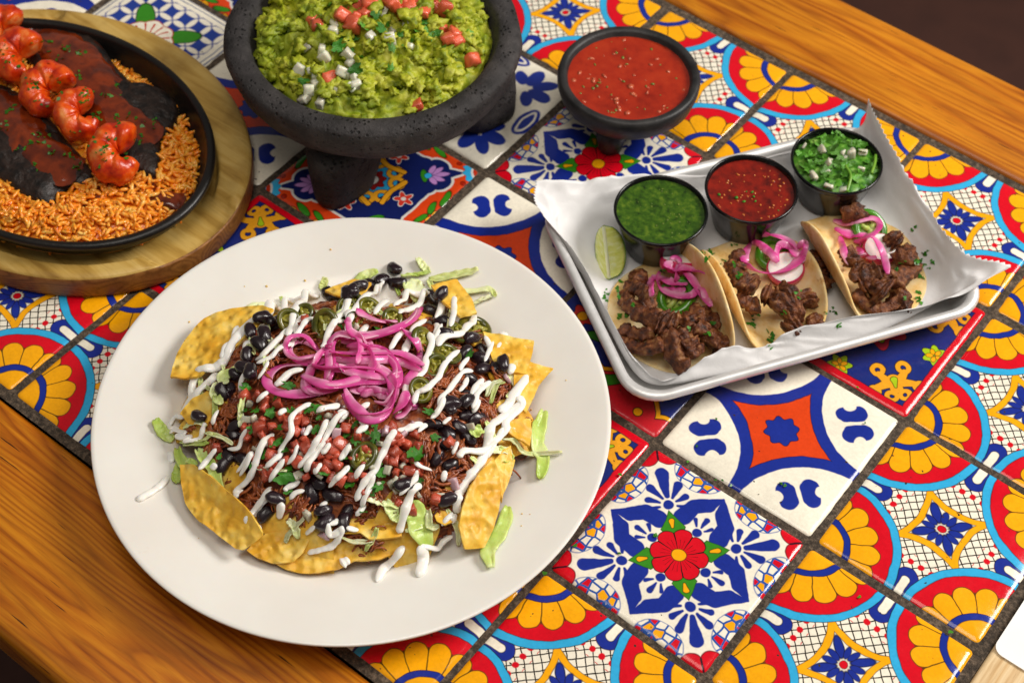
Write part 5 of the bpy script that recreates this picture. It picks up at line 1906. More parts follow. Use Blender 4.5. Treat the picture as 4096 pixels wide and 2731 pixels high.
for p, s, rz, lab in (((690, 450), .0078, 1.2, 'broad whole cilantro leaf lying uppermost in the herb cup'), ((590, 590), .0062, 2.4, 'whole cilantro leaf lying left of the pale stem in the herb cup')):
    x, y, z = on_surface(*t2(p), relish_z, 0.06, 0.002)
    tag(put('cilantro_leaf', LEAVF[1], None, (x, y, z), (0.2, -0.1, rz), (s, s, s)), lab, 'cilantro', 'cilantro in the herb cup')
for pts, lab in (([(730, 540), (770, 610), (760, 680), (740, 740)], 'pale cilantro stem curling at the front of the herb cup'), ([(930, 600), (955, 520), (960, 460)], 'cilantro stem at the right side of the herb cup')):
    C = drape([t2(p) for p in pts], 14, 0.003, relish_z, 0.06)
    tag(put('cilantro_sprig', mesh('cilantro_sprig', *sweep(C, .0010, .0009, 8), mats=[M_cils])), lab, 'cilantro', 'cilantro in the herb cup')

# ---- lime wedge
M_limes = simple('lime_pulp', ['#c9cc50', '#dcdc7c', '#ecebb0'], 140, rough=0.25, bump=0.3, bscale=250, stretch=(1, 1, 4), sss=0.4, sss_r=0.004, coat=0.4)
M_limer = simple('lime_rind', ['#4f7a16', '#6c9a22', '#86ac34'], 90, rough=0.35, bump=0.3, bscale=600, bdist=0.0004, spec=0.5)
M_limep = simple('lime_pith', ['#dfe0b0', '#ecebc8'], 90, rough=0.4, sss=0.3, sss_r=0.003)
A_, B_ = at(*t1((640, 1140)), .026), at(*t1((690, 1600)), .007)
lime = empty('lime_wedge', tuple((A_ + B_) / 2))
tag(lime, 'cut lime wedge leaning on the paper left of the green salsa cup', 'lime')
ax_ = (B_ - A_)
LL = np.linalg.norm(ax_) / 2
ax_ /= np.linalg.norm(ax_)
tow = CAM_C - (A_ + B_) / 2
tow /= np.linalg.norm(tow)
sd_ = np.cross(ax_, tow)
sd_ /= np.linalg.norm(sd_)
nm_ = np.cross(sd_, ax_)


def wedge(rad, a0, a1, n=20, m=12, shrink=1.0, half=LL):
    V = []
    for i in range(n + 1):
        t = -1 + 2 * i / n
        rr = rad * math.sqrt(max(0, 1 - abs(t) ** 2.4)) * shrink
        for k in range(m + 1):
            a = a0 + (a1 - a0) * k / m
            V.append(ax_ * (t * half) + (sd_ * math.cos(a) + nm_ * math.sin(a)) * rr)
    F = [(i * (m + 1) + k, (i + 1) * (m + 1) + k, (i + 1) * (m + 1) + k + 1, i * (m + 1) + k + 1) for i in range(n) for k in range(m)]
    return V, F


a0_, a1_ = math.radians(196), math.radians(304)
V, F = wedge(.0124, a0_, a1_)
rind = put('rind', mesh('rind', V, F, mats=[M_limer]), lime)
solid(rind, 0.0010, 0)
for aa, nm in ((a0_, 'pulp'), (a1_, 'pulp')):
    V = []
    n, m = 20, 8
    for i in range(n + 1):
        t = -1 + 2 * i / n
        rr = .0120 * math.sqrt(max(0, 1 - abs(t) ** 2.4))
        for k in range(m + 1):
            V.append(ax_ * (t * LL) + (sd_ * math.cos(aa) + nm_ * math.sin(aa)) * rr * k / m + sd_ * 0.0004 * nz((t * 6, k * .6, aa)))
    F = [(i * (m + 1) + k, (i + 1) * (m + 1) + k, (i + 1) * (m + 1) + k + 1, i * (m + 1) + k + 1) for i in range(n) for k in range(m)]
    o = put(nm, mesh(nm, V, F, mats=[M_limes]), lime)
    solid(o, 0.0008, 0)
put('pith', mesh('pith', *sweep([ax_ * (-LL * .97), ax_ * 0.0 + nm_ * .0006, ax_ * (LL * .97)], .0011, .0009, 8), mats=[M_limep]), lime)

FIRST4 = len(COL.objects)
# ---- tortillas
Nq = Nodes('corn_tortilla')
qv = Nq.coord('Object', (1, 1, 1), 2.0)
q1 = Nq.noise(qv, 75, 5, 0.65)
qc = Nq.ramp(q1, [(0.28, '#d09a4e'), (0.42, '#e6bf78'), (0.56, '#f0d29a'), (0.75, '#f7e4bc')])
q2 = Nq.ramp(Nq.noise(qv, 120, 3), [(0.66, (0, 0, 0, 1)), (0.74, (0.6, 0.6, 0.6, 1))])
qc = Nq.mix(q2, qc, '#b0742e')
M_tort = Nq.done(qc, 0.55, Nq.bump(q1, 0.4, 0.0012), spec=0.3, sss=0.2, sss_r=0.004)


def tortilla(ca, cb, R, prof, label_, z0, seed, shift=0.0):
    """disc bent about a line along E2; prof: arc length -> (sideways, height)"""
    n, m = 60, 14
    prof = np.array(prof, float)
    d = np.concatenate([[0], np.cumsum(np.linalg.norm(np.diff(prof, axis=0), axis=1))])
    d -= d[np.argmin(np.abs(prof[:, 0]) + np.abs(prof[:, 1]) * 3)]
    V = []
    for i in range(m + 1):
        for k in range(n):
            a = 2 * math.pi * k / n
            r = R * i / m
            u, w = r * math.cos(a), r * math.sin(a)
            s, h = np.interp(u, d, prof[:, 0]), np.interp(u, d, prof[:, 1])
            # beyond the given arc keep the end direction
            if u > d[-1]:
                e = (prof[-1] - prof[-2]) / np.linalg.norm(prof[-1] - prof[-2])
                s, h = prof[-1] + e * (u - d[-1])
            if u < d[0]:
                e = (prof[0] - prof[1]) / np.linalg.norm(prof[0] - prof[1])
                s, h = prof[0] + e * (d[0] - u)
            p = TRP(ca + s, cb + w + shift, z0 + h)
            p = p + np.array([0, 0, 1]) * (0.0012 * nz((u * 40, w * 40, seed)) + 0.0008 * (i / m) ** 4 * math.sin(5 * a + seed))
            p[2] = max(p[2], 0.0046)
            V.append(p)
    F = [(i * n + k, (i + 1) * n + k, (i + 1) * n + (k + 1) % n, i * n + (k + 1) % n) for i in range(m) for k in range(n)]
    o = put('tortilla', mesh('tortilla', V, F, mats=[M_tort]))
    solid(o, 0.0022, 1)
    subdiv(o, 1)
    tag(o, label_, 'tortilla', 'tortillas of the three tacos')
    return o


def loc_tray(p):
    d = p - TRC
    return d @ E1, d @ E2


# fold crests, read off the picture
RT = 0.0470
# first taco: lies open to the left, right side standing
flat_up = [(-.060, .0020), (-.040, .0008), (-.015, .0), (.0, .0), (.0070, .0014), (.0120, .0055), (.0145, .0130), (.0150, .024), (.0145, .036)]
tortilla(-.0590, .0180, RT, flat_up, 'tortilla of the taco nearest the lime wedge, right side folded up', .0056, 1.0)
up_up = [(-.0245, .030), (-.0250, .020), (-.0235, .011), (-.0190, .0045), (-.011, .0008), (0, 0), (.015, .0006), (.0255, .0040), (.0320, .0110), (.0350, .022), (.0365, .036)]
tortilla(-.0080, .0195, RT, up_up, 'tortilla of the middle taco, both sides folded up', .0056, 2.0)
up_flat = [(-.0255, .036), (-.0240, .026), (-.0220, .014), (-.0175, .0055), (-.010, .0012), (0, 0), (.02, .0), (.045, .0018), (.06, .004)]
tortilla(.0610, .0190, RT, up_flat, 'tortilla of the taco farthest right, left side folded up', .0056, 3.0)

# ---- grilled beef strips
M_meat = simple('grilled_beef', ['#251008', '#522712', '#774220', '#9c6c40'], 230, 6, vary=0.25, rough=0.42, bump=1.0, bscale=800, bdist=0.0010, stretch=(1, 1, 1), spec=0.45)


def taco_z(x, y):
    a, b = loc_tray(np.array([x, y, 0.0]))
    z = 0.0075
    for ca, cb in ((-.071, .030), (-.006, .023), (.066, .019)):
        q = ((a - ca) / .030) ** 2 + ((b - cb) / .042) ** 2
        if q < 1:
            z = max(z, 0.0075 + 0.0150 * (1 - q) ** 0.6)
    return z


def meat(pts, w, label, group, f, lift=0.001):
    P = [f(p) for p in pts]
    n = 30
    lift = random.uniform(0.001, 0.0045)
    w *= 1.18
    C = drape(P, n, lift, taco_z, 0.06)
    sd = random.uniform(0, 99)
    m = 20
    W = [w * (0.85 + 0.5 * nz((i * .25, sd, 0))) * min(1, .5 + 5 * min(i, n - 1 - i) / n) for i in range(n)]
    V, F = sweep(C, W, [q * 0.8 for q in W], m, twist=random.uniform(-1, 1))
    out = []
    nf = random.choice((4, 5, 6))
    for j, v in enumerate(V):
        i, k = j // m, j % m
        g = 1 + 0.17 * math.sin(nf * 2 * math.pi * k / m + 2.5 * nz((i * .15, sd, 2))) + 0.12 * nz((i * .8, k * .9, sd))
        v = C[i] + (v - C[i]) * g
        out.append(v + nzv(v, 120, sd) * 0.0011 + nzv(v, 600, sd) * 0.0004)
    o = put('beef_strip', mesh('beef_strip', out, F, mats=[M_meat]))
    tag(o, label, 'beef', group)
    return o


MG = 'grilled beef strips in the tacos'
taco_lab = {t3: 'grilled beef strip in the taco nearest the lime wedge', 0: 'grilled beef strip in the middle taco', 1: 'grilled beef strip in the taco farthest right'}
for pts, w, lab in (([(740, 270), (660, 380), (590, 500), (550, 620)], .0050, 'long beef strip at the upper left of the first taco'), ([(600, 560), (660, 660), (760, 720), (900, 760), (1020, 790)], .0048, None), ([(500, 840), (600, 880), (720, 900), (860, 880)], .0048, None),
                    ([(520, 940), (620, 1010), (740, 1050), (860, 1020), (960, 990)], .0050, 'thick beef strip lowest at the left of the first taco'), ([(1000, 830), (1030, 950), (1050, 1060), (1100, 1180), (1200, 1250)], .0056, 'long beef strip pointing down to the front of the first taco'),
                    ([(1120, 830), (1170, 950), (1210, 1050), (1280, 1140)], .0050, None), ([(1180, 900), (1250, 1000), (1330, 1100)], .0040, None), ([(1330, 960), (1420, 930), (1510, 980), (1560, 1040)], .0062, None), ([(1320, 640), (1370, 720), (1430, 760), (1490, 860)], .0050, None),
                    ([(860, 560), (780, 600), (720, 640), (640, 700)], .0046, None), ([(1050, 740), (1160, 760), (1260, 720), (1340, 700)], .0052, None), ([(640, 420), (740, 470), (820, 560)], .0050, None), ([(900, 700), (1000, 760), (1100, 800)], .0050, None), ([(1380, 820), (1300, 860), (1220, 840)], .0050, None),
                    ([(880, 820), (960, 860), (1020, 900)], .0050, None)):
    meat(pts, w, lab or 'grilled beef strip in the taco nearest the lime wedge', MG, t3)
for pts, w in (([(160, 500), (90, 600), (30, 700)], .0048), ([(180, 780), (240, 830), (290, 860)], .0068), ([(90, 800), (130, 780), (150, 820)], .0050), ([(120, 930), (200, 980), (270, 1020), (340, 1010)], .0056), ([(480, 1060), (540, 980), (600, 930), (660, 890)], .0075), ([(560, 1120), (640, 1080), (740, 1080)], .0068),
               ([(760, 880), (790, 960), (800, 1030)], .0058), ([(820, 1100), (860, 1170), (900, 1230)], .0048), ([(600, 1280), (650, 1220), (710, 1180)], .0062), ([(790, 620), (830, 720), (860, 800)], .0066), ([(880, 700), (930, 780), (940, 870)], .0060), ([(240, 340), (340, 330), (450, 330)], .0045),
               ([(350, 900), (450, 930), (540, 950)], .0056), ([(820, 520), (880, 600), (940, 680)], .0056), ([(160, 620), (120, 700), (160, 760)], .0056), ([(700, 900), (620, 960), (560, 900)], .0060)):
    meat(pts, w, 'grilled beef strip in the middle taco', MG, t4)
for pts, w in (([(1200, 740), (1300, 720), (1400, 720), (1500, 700)], .0054), ([(1250, 880), (1320, 960), (1400, 1020), (1500, 1060), (1600, 1020), (1680, 930), (1700, 860)], .0054), ([(1440, 780), (1480, 860), (1540, 920)], .0085), ([(1600, 820), (1700, 740), (1780, 680), (1840, 640)], .0062),
               ([(1700, 600), (1760, 530), (1780, 470)], .0060), ([(1220, 100), (1250, 150)], .0070), ([(1600, 340), (1640, 400), (1680, 440)], .0056), ([(1640, 1030), (1700, 1000), (1760, 1020)], .0062), ([(1160, 480), (1220, 560), (1240, 640)], .0056), ([(1300, 840), (1380, 800), (1420, 760)], .0056), ([(1620, 700), (1560, 760), (1620, 830)], .0060),
               ([(1250, 640), (1330, 690), (1450, 700)], .0056)):
    meat(pts, w, 'grilled beef strip in the taco farthest right', MG, t4)

# ---- radish, fresh jalapeno, onion on the tacos
M_radw = simple('radish_flesh', ['#ece2da', '#f6efe8'], 60, rough=0.3, sss=0.4, sss_r=0.004, coat=0.3)
M_radr = simple('radish_skin', ['#c0134e', '#d92a66', '#e0558a'], 70, rough=0.28, coat=0.4, sss=0.2, sss_r=0.002)
M_jg = simple('fresh_jalapeno_skin', ['#2f6a0c', '#468a14', '#5ea01e'], 60, rough=0.22, coat=0.5, sss=0.15, sss_r=0.002)
M_jgf = simple('fresh_jalapeno_flesh', ['#8fae3a', '#b4c860', '#d6dc98'], 120, rough=0.3, sss=0.3, sss_r=0.003)


BV = bvh_of([liner] + list(COL.objects)[FIRST4:])


def on_taco(f, p, lift):
    q = f(p)
    return seen(BV, q[0], q[1]) + np.array([0, 0, lift])


def radish(f, p, R, tilt, rot, label):
    c = on_taco(f, p, 0.0058)
    n = 40
    h = 0.0046
    V, F = revolve([(0, h), (R * .84, h), (R * .90, h * .97)], n)
    e = Matrix.Translation(Vector(c)) @ Matrix.Rotation(rot, 4, 'Z') @ Matrix.Rotation(tilt, 4, 'X')
    root = empty('radish_slice')
    root.matrix_world = e
    tag(root, label, 'radish', 'radish slices on the tacos')
    wob = lambda V: [(v[0] * (1 + .05 * math.sin(2 * math.atan2(v[1], v[0]) + rot)), v[1] * .92, v[2] + .0008 * nz(v, 90, rot)) for v in V]
    put('flesh', mesh('flesh', wob(V), F, mats=[M_radw]), root)
    V, F = revolve([(R * .90, h * .97), (R * .96, h * .88), (R, h * .55), (R * 1.01, 0), (R * .96, -h * .6), (R * .88, -h * .8), (0, -h * .8)], n)
    put('skin', mesh('skin', wob(V), F, mats=[M_radr]), root)
    return root


radish(t3, (1090, 250), .0118, -0.5, 0.5, 'radish slice behind the pink onions on the taco nearest the lime')
radish(t4, (570, 730), .0118, 0.35, 0.2, 'radish slice at the front of the middle taco')
radish(t4, (1480, 540), .0115, 0.2, 0.6, 'radish slice in front of the jalapeno on the rightmost taco')
JG2 = 'fresh jalapeno slices on the tacos'
for f, p, R, ti, ro, lab, li in ((t3, (1070, 570), .0112, 0.35, 0.1, 'thick fresh green jalapeno ring under the onions of the first taco', .0045), (t4, (440, 560), .0098, 0.2, 0.4, 'fresh jalapeno slice inside the onion ring on the middle taco', .0045),
                                 (t4, (1380, 330), .0110, 0.5, 0.9, 'fresh green jalapeno ring behind the onion on the rightmost taco', .0045)):
    jal_ring('jalapeno_slice', on_taco(f, p, li), R, ti, ro, (M_jg, M_jgf), lab, JG2, th=.0032)
BV = bvh_of([liner] + list(COL.objects)[FIRST4:])
OG2 = 'pickled onion strands on the tacos'


def strands(f, L, group):
    for k, (pts, lab) in enumerate(L):
        strand(f, pts, random.uniform(.0020, .0027), random.uniform(.0004, .0007), .0014 + .0008 * (k % 4), lab, group, zf=taco_z, zmax=0.07, hump=random.uniform(.001, .004), tilt=0.4)


strands(t3, [([(1010, 150), (1080, 150), (1120, 210), (1100, 280)], 'pink onion curl standing at the back of the first taco'), ([(820, 340), (920, 370), (1040, 400), (1180, 420)], 'pale pink onion strand across the first taco'),
             ([(900, 300), (880, 400), (920, 480), (1020, 540), (1140, 560), (1240, 540), (1280, 460)], 'pink onion loop at the front of the first taco'), ([(1100, 290), (1180, 340), (1250, 430), (1330, 540), (1420, 660)], 'long pink onion strand trailing right off the first taco'),
             ([(1280, 440), (1350, 500), (1400, 580), (1420, 620)], 'thin pink onion strand beside the trailing one, first taco'), ([(830, 350), (810, 430), (820, 540)], 'pink onion end hanging at the left of the first taco'), ([(960, 200), (1020, 260), (1080, 330), (1060, 400)], 'pale onion strand at the top of the first taco'),
             ([(1000, 290), (1120, 280), (1250, 300), (1360, 330)], 'pink onion strand pointing right on the first taco'), ([(940, 460), (1040, 470), (1160, 480)], 'pink onion strand low in the middle of the first taco')], OG2)
strands(t4, [([(250, 430), (190, 520), (180, 620), (260, 700), (400, 730), (560, 710), (680, 640), (740, 540), (760, 480)], 'large pink onion ring around the jalapeno of the middle taco'), ([(240, 430), (320, 380), (430, 380), (560, 400), (660, 450), (700, 520)], 'pink onion arc at the back of the middle taco'),
             ([(480, 600), (500, 500), (560, 470), (640, 500), (680, 580)], 'small pink onion arc inside the ring of the middle taco'), ([(250, 440), (320, 500), (420, 560), (500, 640)], 'pale onion strand crossing the middle taco ring'), ([(700, 470), (770, 450), (760, 540), (740, 620)], 'pink onion end sticking up at the right of the middle taco')], OG2)
strands(t4, [([(1040, 210), (1150, 240), (1280, 220), (1400, 190), (1480, 220), (1490, 280), (1420, 350), (1300, 400), (1240, 410)], 'broad pink onion loop at the back of the rightmost taco'), ([(1060, 290), (1120, 350), (1240, 370), (1360, 350)], 'wide pink onion strand at the left of the rightmost taco'),
             ([(1100, 380), (1120, 480), (1150, 580), (1190, 670)], 'pink onion strand hanging down by the fold of the rightmost taco'), ([(1290, 480), (1350, 410), (1420, 410), (1480, 500), (1530, 620), (1560, 750)], 'long pink onion strand hanging over the radish of the rightmost taco'), ([(1270, 470), (1310, 550), (1400, 580), (1460, 570)], 'pale pink onion curl on the radish of the rightmost taco')], OG2)

# chopped cilantro scattered over tacos, paper and table
r_ = random.Random(21)
P = []
spots = [(t3, x, y) for x, y in ((480, 510), (350, 470), (345, 540), (500, 730), (1850, 800), (2020, 910), (2010, 980), (1230, 500), (950, 285), (1215, 320), (640, 610), (1200, 840), (1470, 790), (1380, 890), (1710, 325), (590, 720), (490, 410), (1340, 90), (1420, 60), (1380, 140), (1540, 185), (1420, 110))]
spots += [(t4, x, y) for x, y in ((280, 1220), (240, 1200), (440, 1300), (430, 1370), (1000, 1090), (1040, 1070), (1090, 1220), (580, 1110), (710, 910), (1840, 600), (1880, 590), (1930, 640), (1960, 650), (2000, 590), (1870, 900), (1860, 970), (1890, 980), (1750, 940), (1650, 690), (1700, 600), (1830, 290), (90, 430), (380, 340), (80, 620), (130, 750), (1920, 500), (1890, 740), (280, 1130))]
Lv, Lf = ring_fill([(math.cos(2 * math.pi * k / 9) * (1 + .35 * math.sin(2.3 * k)), math.sin(2 * math.pi * k / 9) * (.7 + .3 * math.cos(1.7 * k)), 0) for k in range(9)], 2, 12)
for f, x, y in spots:
    for _ in range(3):
        q = f((x + r_.gauss(0, 18), y + r_.gauss(0, 18)))
        c = seen(BV, q[0], q[1]) + np.array([0, 0, 0.0005])
        s = r_.uniform(.0008, .0021)
        e = Matrix.Rotation(r_.uniform(0, 6.3), 3, 'Z') @ Matrix.Rotation(r_.uniform(-.8, .8), 3, 'X')
        P.append(([np.array(e @ Vector(v * s)) + c for v in Lv], Lf))
o = put('cilantro_flecks', mesh('cilantro_flecks', *join(P), mats=[M_cil]))
tag(o, 'chopped cilantro flecks sprinkled over the three tacos', 'cilantro', kind='stuff')
P = []
for px, py in ((2865, 1675), (2787, 1783), (2890, 1920), (2862, 1918), (2924, 1940), (3125, 1933), (3140, 1940), (2481, 1897), (2625, 2137), (2620, 2140), (2178, 2290), (2752, 1845), (3437, 2385), (3803, 2526), (3460, 1690), (3430, 1548), (2478, 2211), (2300, 2180)):
    c = at(px, py, 0.0012)
    s = r_.uniform(.0008, .0017)
    e = Matrix.Rotation(r_.uniform(0, 6.3), 3, 'Z') @ Matrix.Rotation(r_.uniform(-.5, .5), 3, 'X')
    P.append(([np.array(e @ Vector(v * s)) + c for v in Lv], Lf))
o = put('cilantro_crumbs', mesh('cilantro_crumbs', *join(P), mats=[M_cil]))
tag(o, 'tiny cilantro crumbs dropped on the painted tiles', 'cilantro', kind='stuff')

# crumbs on the rim of the big plate
r_ = random.Random(44)
P = []
V0, F0 = ico(1)
for _ in range(20):
    a, q = r_.uniform(0, 6.3), r_.uniform(.088, .130)
    x, y = PC[0] + q * math.cos(a), PC[1] + q * math.sin(a)
    s = r_.uniform(.0003, .0010)
    P.append(([np.array([x, y, plate_z(q) + s * .4]) + v * s * np.array([1, r_.uniform(.5, 1), .6]) for v in V0], F0))
o = put('chip_crumbs', mesh('chip_crumbs', *join(P), mats=[M_chip]))
tag(o, 'tiny chip crumbs scattered on the bare white plate', 'crumbs', kind='stuff')
# ================================================================ rice, steak and shrimp in the skillet
r1 = crop(0, 0, .76532)
M_rice = simple('orange_rice', ['#de6c08', '#f89018', '#ffaa38', '#ffc668'], 160, rough=0.35, bump=0.15, bscale=600, sss=0.3, sss_r=0.003, coat=0.3)
S1 = [(90, 150), (250, 122), (420, 145), (520, 215), (590, 320), (700, 425), (830, 450), (922, 540), (890, 640), (835, 720), (820, 860), (780, 892), (620, 830), (450, 640), (300, 470), (150, 310)]
S2 = [(-160, 380), (40, 440), (200, 540), (330, 700), (475, 880), (450, 940), (330, 960), (250, 1040), (130, 1005), (20, 930), (-140, 800)]
ST_Z = 0.034
S1w = [tuple(at(*r1(p), ST_Z)[:2]) for p in S1]
S2w = [tuple(at(*r1(p), ST_Z)[:2]) for p in S2]


def rice_z(x, y):
    e = math.hypot((x - SKC[0]) / SKA, (y - SKC[1]) / SKB)
    k = max(0.0, min(1.0, (0.90 - e) / 0.16))
    return 0.0175 + 0.0100 * k ** 0.7 + 0.0012 * nz((x, y, 0), 90)


V, F = [], []
nr, na = 22, 96
for i in range(nr + 1):
    for k in range(na):
        a = 2 * math.pi * k / na
        e = 0.895 * i / nr
        x, y = SKC[0] + SKA * e * math.cos(a), SKC[1] + SKB * e * math.sin(a)
        V.append((x, y, rice_z(x, y) - 0.0020))
for i in range(nr):
    for k in range(na):
        F.append((i * na + k, (i + 1) * na + k, (i + 1) * na + (k + 1) % na, i * na + (k + 1) % na))
parts = [(V, F)]
r_ = random.Random(4)
cnt = 0
while cnt < 2900:
    a, e = r_.uniform(0, 6.3), 0.885 * math.sqrt(r_.uniform(0.06, 1)) + 0.02 * math.sin(7 * r_.random())
    x, y = SKC[0] + SKA * e * math.cos(a), SKC[1] + SKB * e * math.sin(a)
    if x < -0.545 or inpoly((x - (.006), y + .008), S1w) and inpoly((x, y), S1w) or (inpoly((x, y), S2w) and inpoly((x, y - .006), S2w)):
        continue
    cnt += 1
    L = r_.uniform(.0030, .0042)
    th, ph = r_.uniform(0, 6.3), r_.gauss(0, 0.45)
    d = np.array([math.cos(th) * math.cos(ph), math.sin(th) * math.cos(ph), math.sin(ph)])
    c = np.array([x, y, rice_z(x, y) + r_.uniform(-.0012, .0022)])
    b = np.array([-d[1], d[0], 0]) * r_.uniform(-.0004, .0004)
    parts.append(sweep([c - d * L, c - d * L * .55 + b, c + b * 1.3, c + d * L * .55 + b, c + d * L], [.0005, .00115, .0013, .00115, .0005], [.0005, .00115, .0013, .00115, .0005], 6))
rice = put('orange_rice', mesh('orange_rice', *join(parts), mats=[M_rice]))
tag(rice, 'bed of orange rice around the steak in the skillet', 'rice', kind='stuff')

M_char = simple('charred_steak', ['#0d0a09', '#1c1512', '#2e211b', '#140f0d'], 120, rough=0.42, bump=0.9, bscale=240, bdist=0.0014, spec=0.5)
M_sauce = simple('brown_red_sauce', ['#3a1004', '#5e2008', '#7c2e0c', '#4a1605'], 60, rough=0.16, bump=0.35, bscale=120, bdist=0.0012, spec=0.5, coat=0.6)


def slab(name, poly, z0, z1, amp, mat, label, cat, n=90, rings=14, dome=0.004, seed=0.0, jag=0.0, rid=0.0):
    O = [at(*r1(p), z1) for p in poly]
    O = smooth_path(np.array(O + O[:1]), n + 1)[:-1]
    V, F = ring_fill(O, rings, n)
    c = V[0]
    out = []
    for j, v in enumerate(V):
        i = 0 if j == 0 else (j - 1) // n + 1
        e = i / rings
        v = v.copy()
        if jag:
            v[:2] += nzv(v, 120, seed)[:2] * jag * e
        v[2] = z1 + dome * (1 - e ** 2) - 0.003 * e ** 8 + amp * nz(v, 70, seed) + amp * .5 * nz(v, 200, seed) + rid * abs(nz((v[0] * 1.0, v[1] * 3.0, 0), 90, seed))
        out.append(v)
    m = len(out)
    for k in range(n):
        v = out[m - n + k]
        w = v + (v - c) / np.linalg.norm(v - c) * 0.0008
        w[2] = z0
        out.append(w)
    F = list(F) + [(m - n + k, m + k, m + (k + 1) % n, m - n + (k + 1) % n) for k in range(n)]
    o = put(name, mesh(name, out, F, mats=[mat]))
    tag(o, label, cat)
    return o


slab('steak', S1, 0.020, 0.0325, 0.0016, M_char, 'blackened steak slab at the right under the sauce, behind the shrimp', 'steak', seed=3.0, rid=.0018, n=140, rings=30)
slab('steak', S2, 0.020, 0.0325, 0.0016, M_char, 'blackened steak slab at the lower left in front of the shrimp', 'steak', seed=9.0, rid=.0018, n=140, rings=30)
slab('sauce_layer', [(100, 165), (250, 135), (410, 160), (500, 225), (575, 330), (660, 420), (700, 520), (770, 590), (830, 650), (825, 720), (740, 770), (620, 780), (480, 620), (340, 470), (180, 300)], 0.033, 0.0348, 0.0009, M_sauce, 'glossy brown-red sauce poured over the right-hand steak', 'sauce', seed=5.0, jag=.004)
slab('sauce_layer', [(-160, 420), (60, 470), (190, 570), (310, 720), (440, 850), (380, 930), (300, 940), (180, 890), (110, 820), (60, 860), (-20, 700), (-140, 660)], 0.033, 0.0348, 0.0009, M_sauce, 'glossy brown-red sauce poured over the lower left steak', 'sauce', seed=6.0, jag=.004)
slab('sauce_layer', [(360, 1000), (520, 960), (680, 960), (820, 900), (900, 960), (960, 1010), (900, 1080), (790, 1040), (640, 1000), (480, 1050), (380, 1080)], 0.024, 0.0268, 0.0020, M_sauce, 'dark sauce soaking into the rice in front of the shrimp', 'sauce', seed=7.0, dome=.002, jag=.006)

# ---- shrimp
Ns = Nodes('glazed_shrimp')
sv = Ns.coord('Object', (1, 1, 1), 4.0)
s1_ = Ns.noise(sv, 95, 4)
scol = Ns.ramp(s1_, [(0.30, '#961402'), (0.42, '#c63206'), (0.56, '#e0560c'), (0.76, '#f0a058')])
M_shr = Ns.done(scol, 0.28, Ns.bump(Ns.noise(sv, 210, 4), 0.6, 0.0010), spec=0.5, sss=0.12, sss_r=0.002, coat=0.2, coat_r=0.2)


def shrimp(p, R, a0, sweep_deg, rt, label, tilt=0.25, z=0.044):
    c = at(*r1(p), z)
    n, m = 54, 16
    path, rad, ups = [], [], []
    for i in range(n):
        t = i / (n - 1)
        a = a0 + math.radians(sweep_deg) * t
        rr = R * (1.0 - 0.12 * t)
        path.append(c + GR * (math.cos(a) * rr) + GA * (math.sin(a) * rr) + np.array([0, 0, 1]) * (tilt * rr * math.sin(a) + 0.0012 * math.sin(6 * t)))
        seg = 0.93 + 0.17 * abs(math.sin(t * math.pi * 5.5)) ** 0.6
        rad.append(rt * seg * (0.80 + 0.22 * math.sin(math.pi * min(1, 0.2 + t * 0.7)) - 0.45 * max(0, t - 0.80) / 0.20))
    rad[0] *= 0.45
    rad[1] *= 0.80
    rad[-1] *= 0.5
    V, F = sweep(path, rad, [q * 1.12 for q in rad], m)
    sd = random.uniform(0, 50)
    V = [v + nzv(v, 140, sd) * 0.0014 + nzv(v, 420, sd) * 0.0005 for v in V]
    root = put('shrimp', mesh('shrimp', V, F, mats=[M_shr]))
    tag(root, label, 'shrimp', 'shrimp in a row across the skillet')
    return root


shrimp((15, 170), .0102, math.radians(40), 275, .0086, 'shrimp cut by the picture edge, farthest back in the row')
shrimp((105, 300), .0106, math.radians(35), 270, .0090, 'second shrimp from the back of the row')
shrimp((255, 480), .0106, math.radians(20), 280, .0092, 'plump middle shrimp of the row')
shrimp((425, 600), .0098, math.radians(60), 285, .0084, 'fourth shrimp, dusted with parsley')
shrimp((625, 805), .0112, math.radians(52), 285, .0094, 'front shrimp nearest the plate of nachos')

# ---- parsley over steak and shrimp
def sk_top(x, y):
    z = 0.0265
    if inpoly((x, y), S1w) or inpoly((x, y), S2w):
        z = 0.0385
    return z


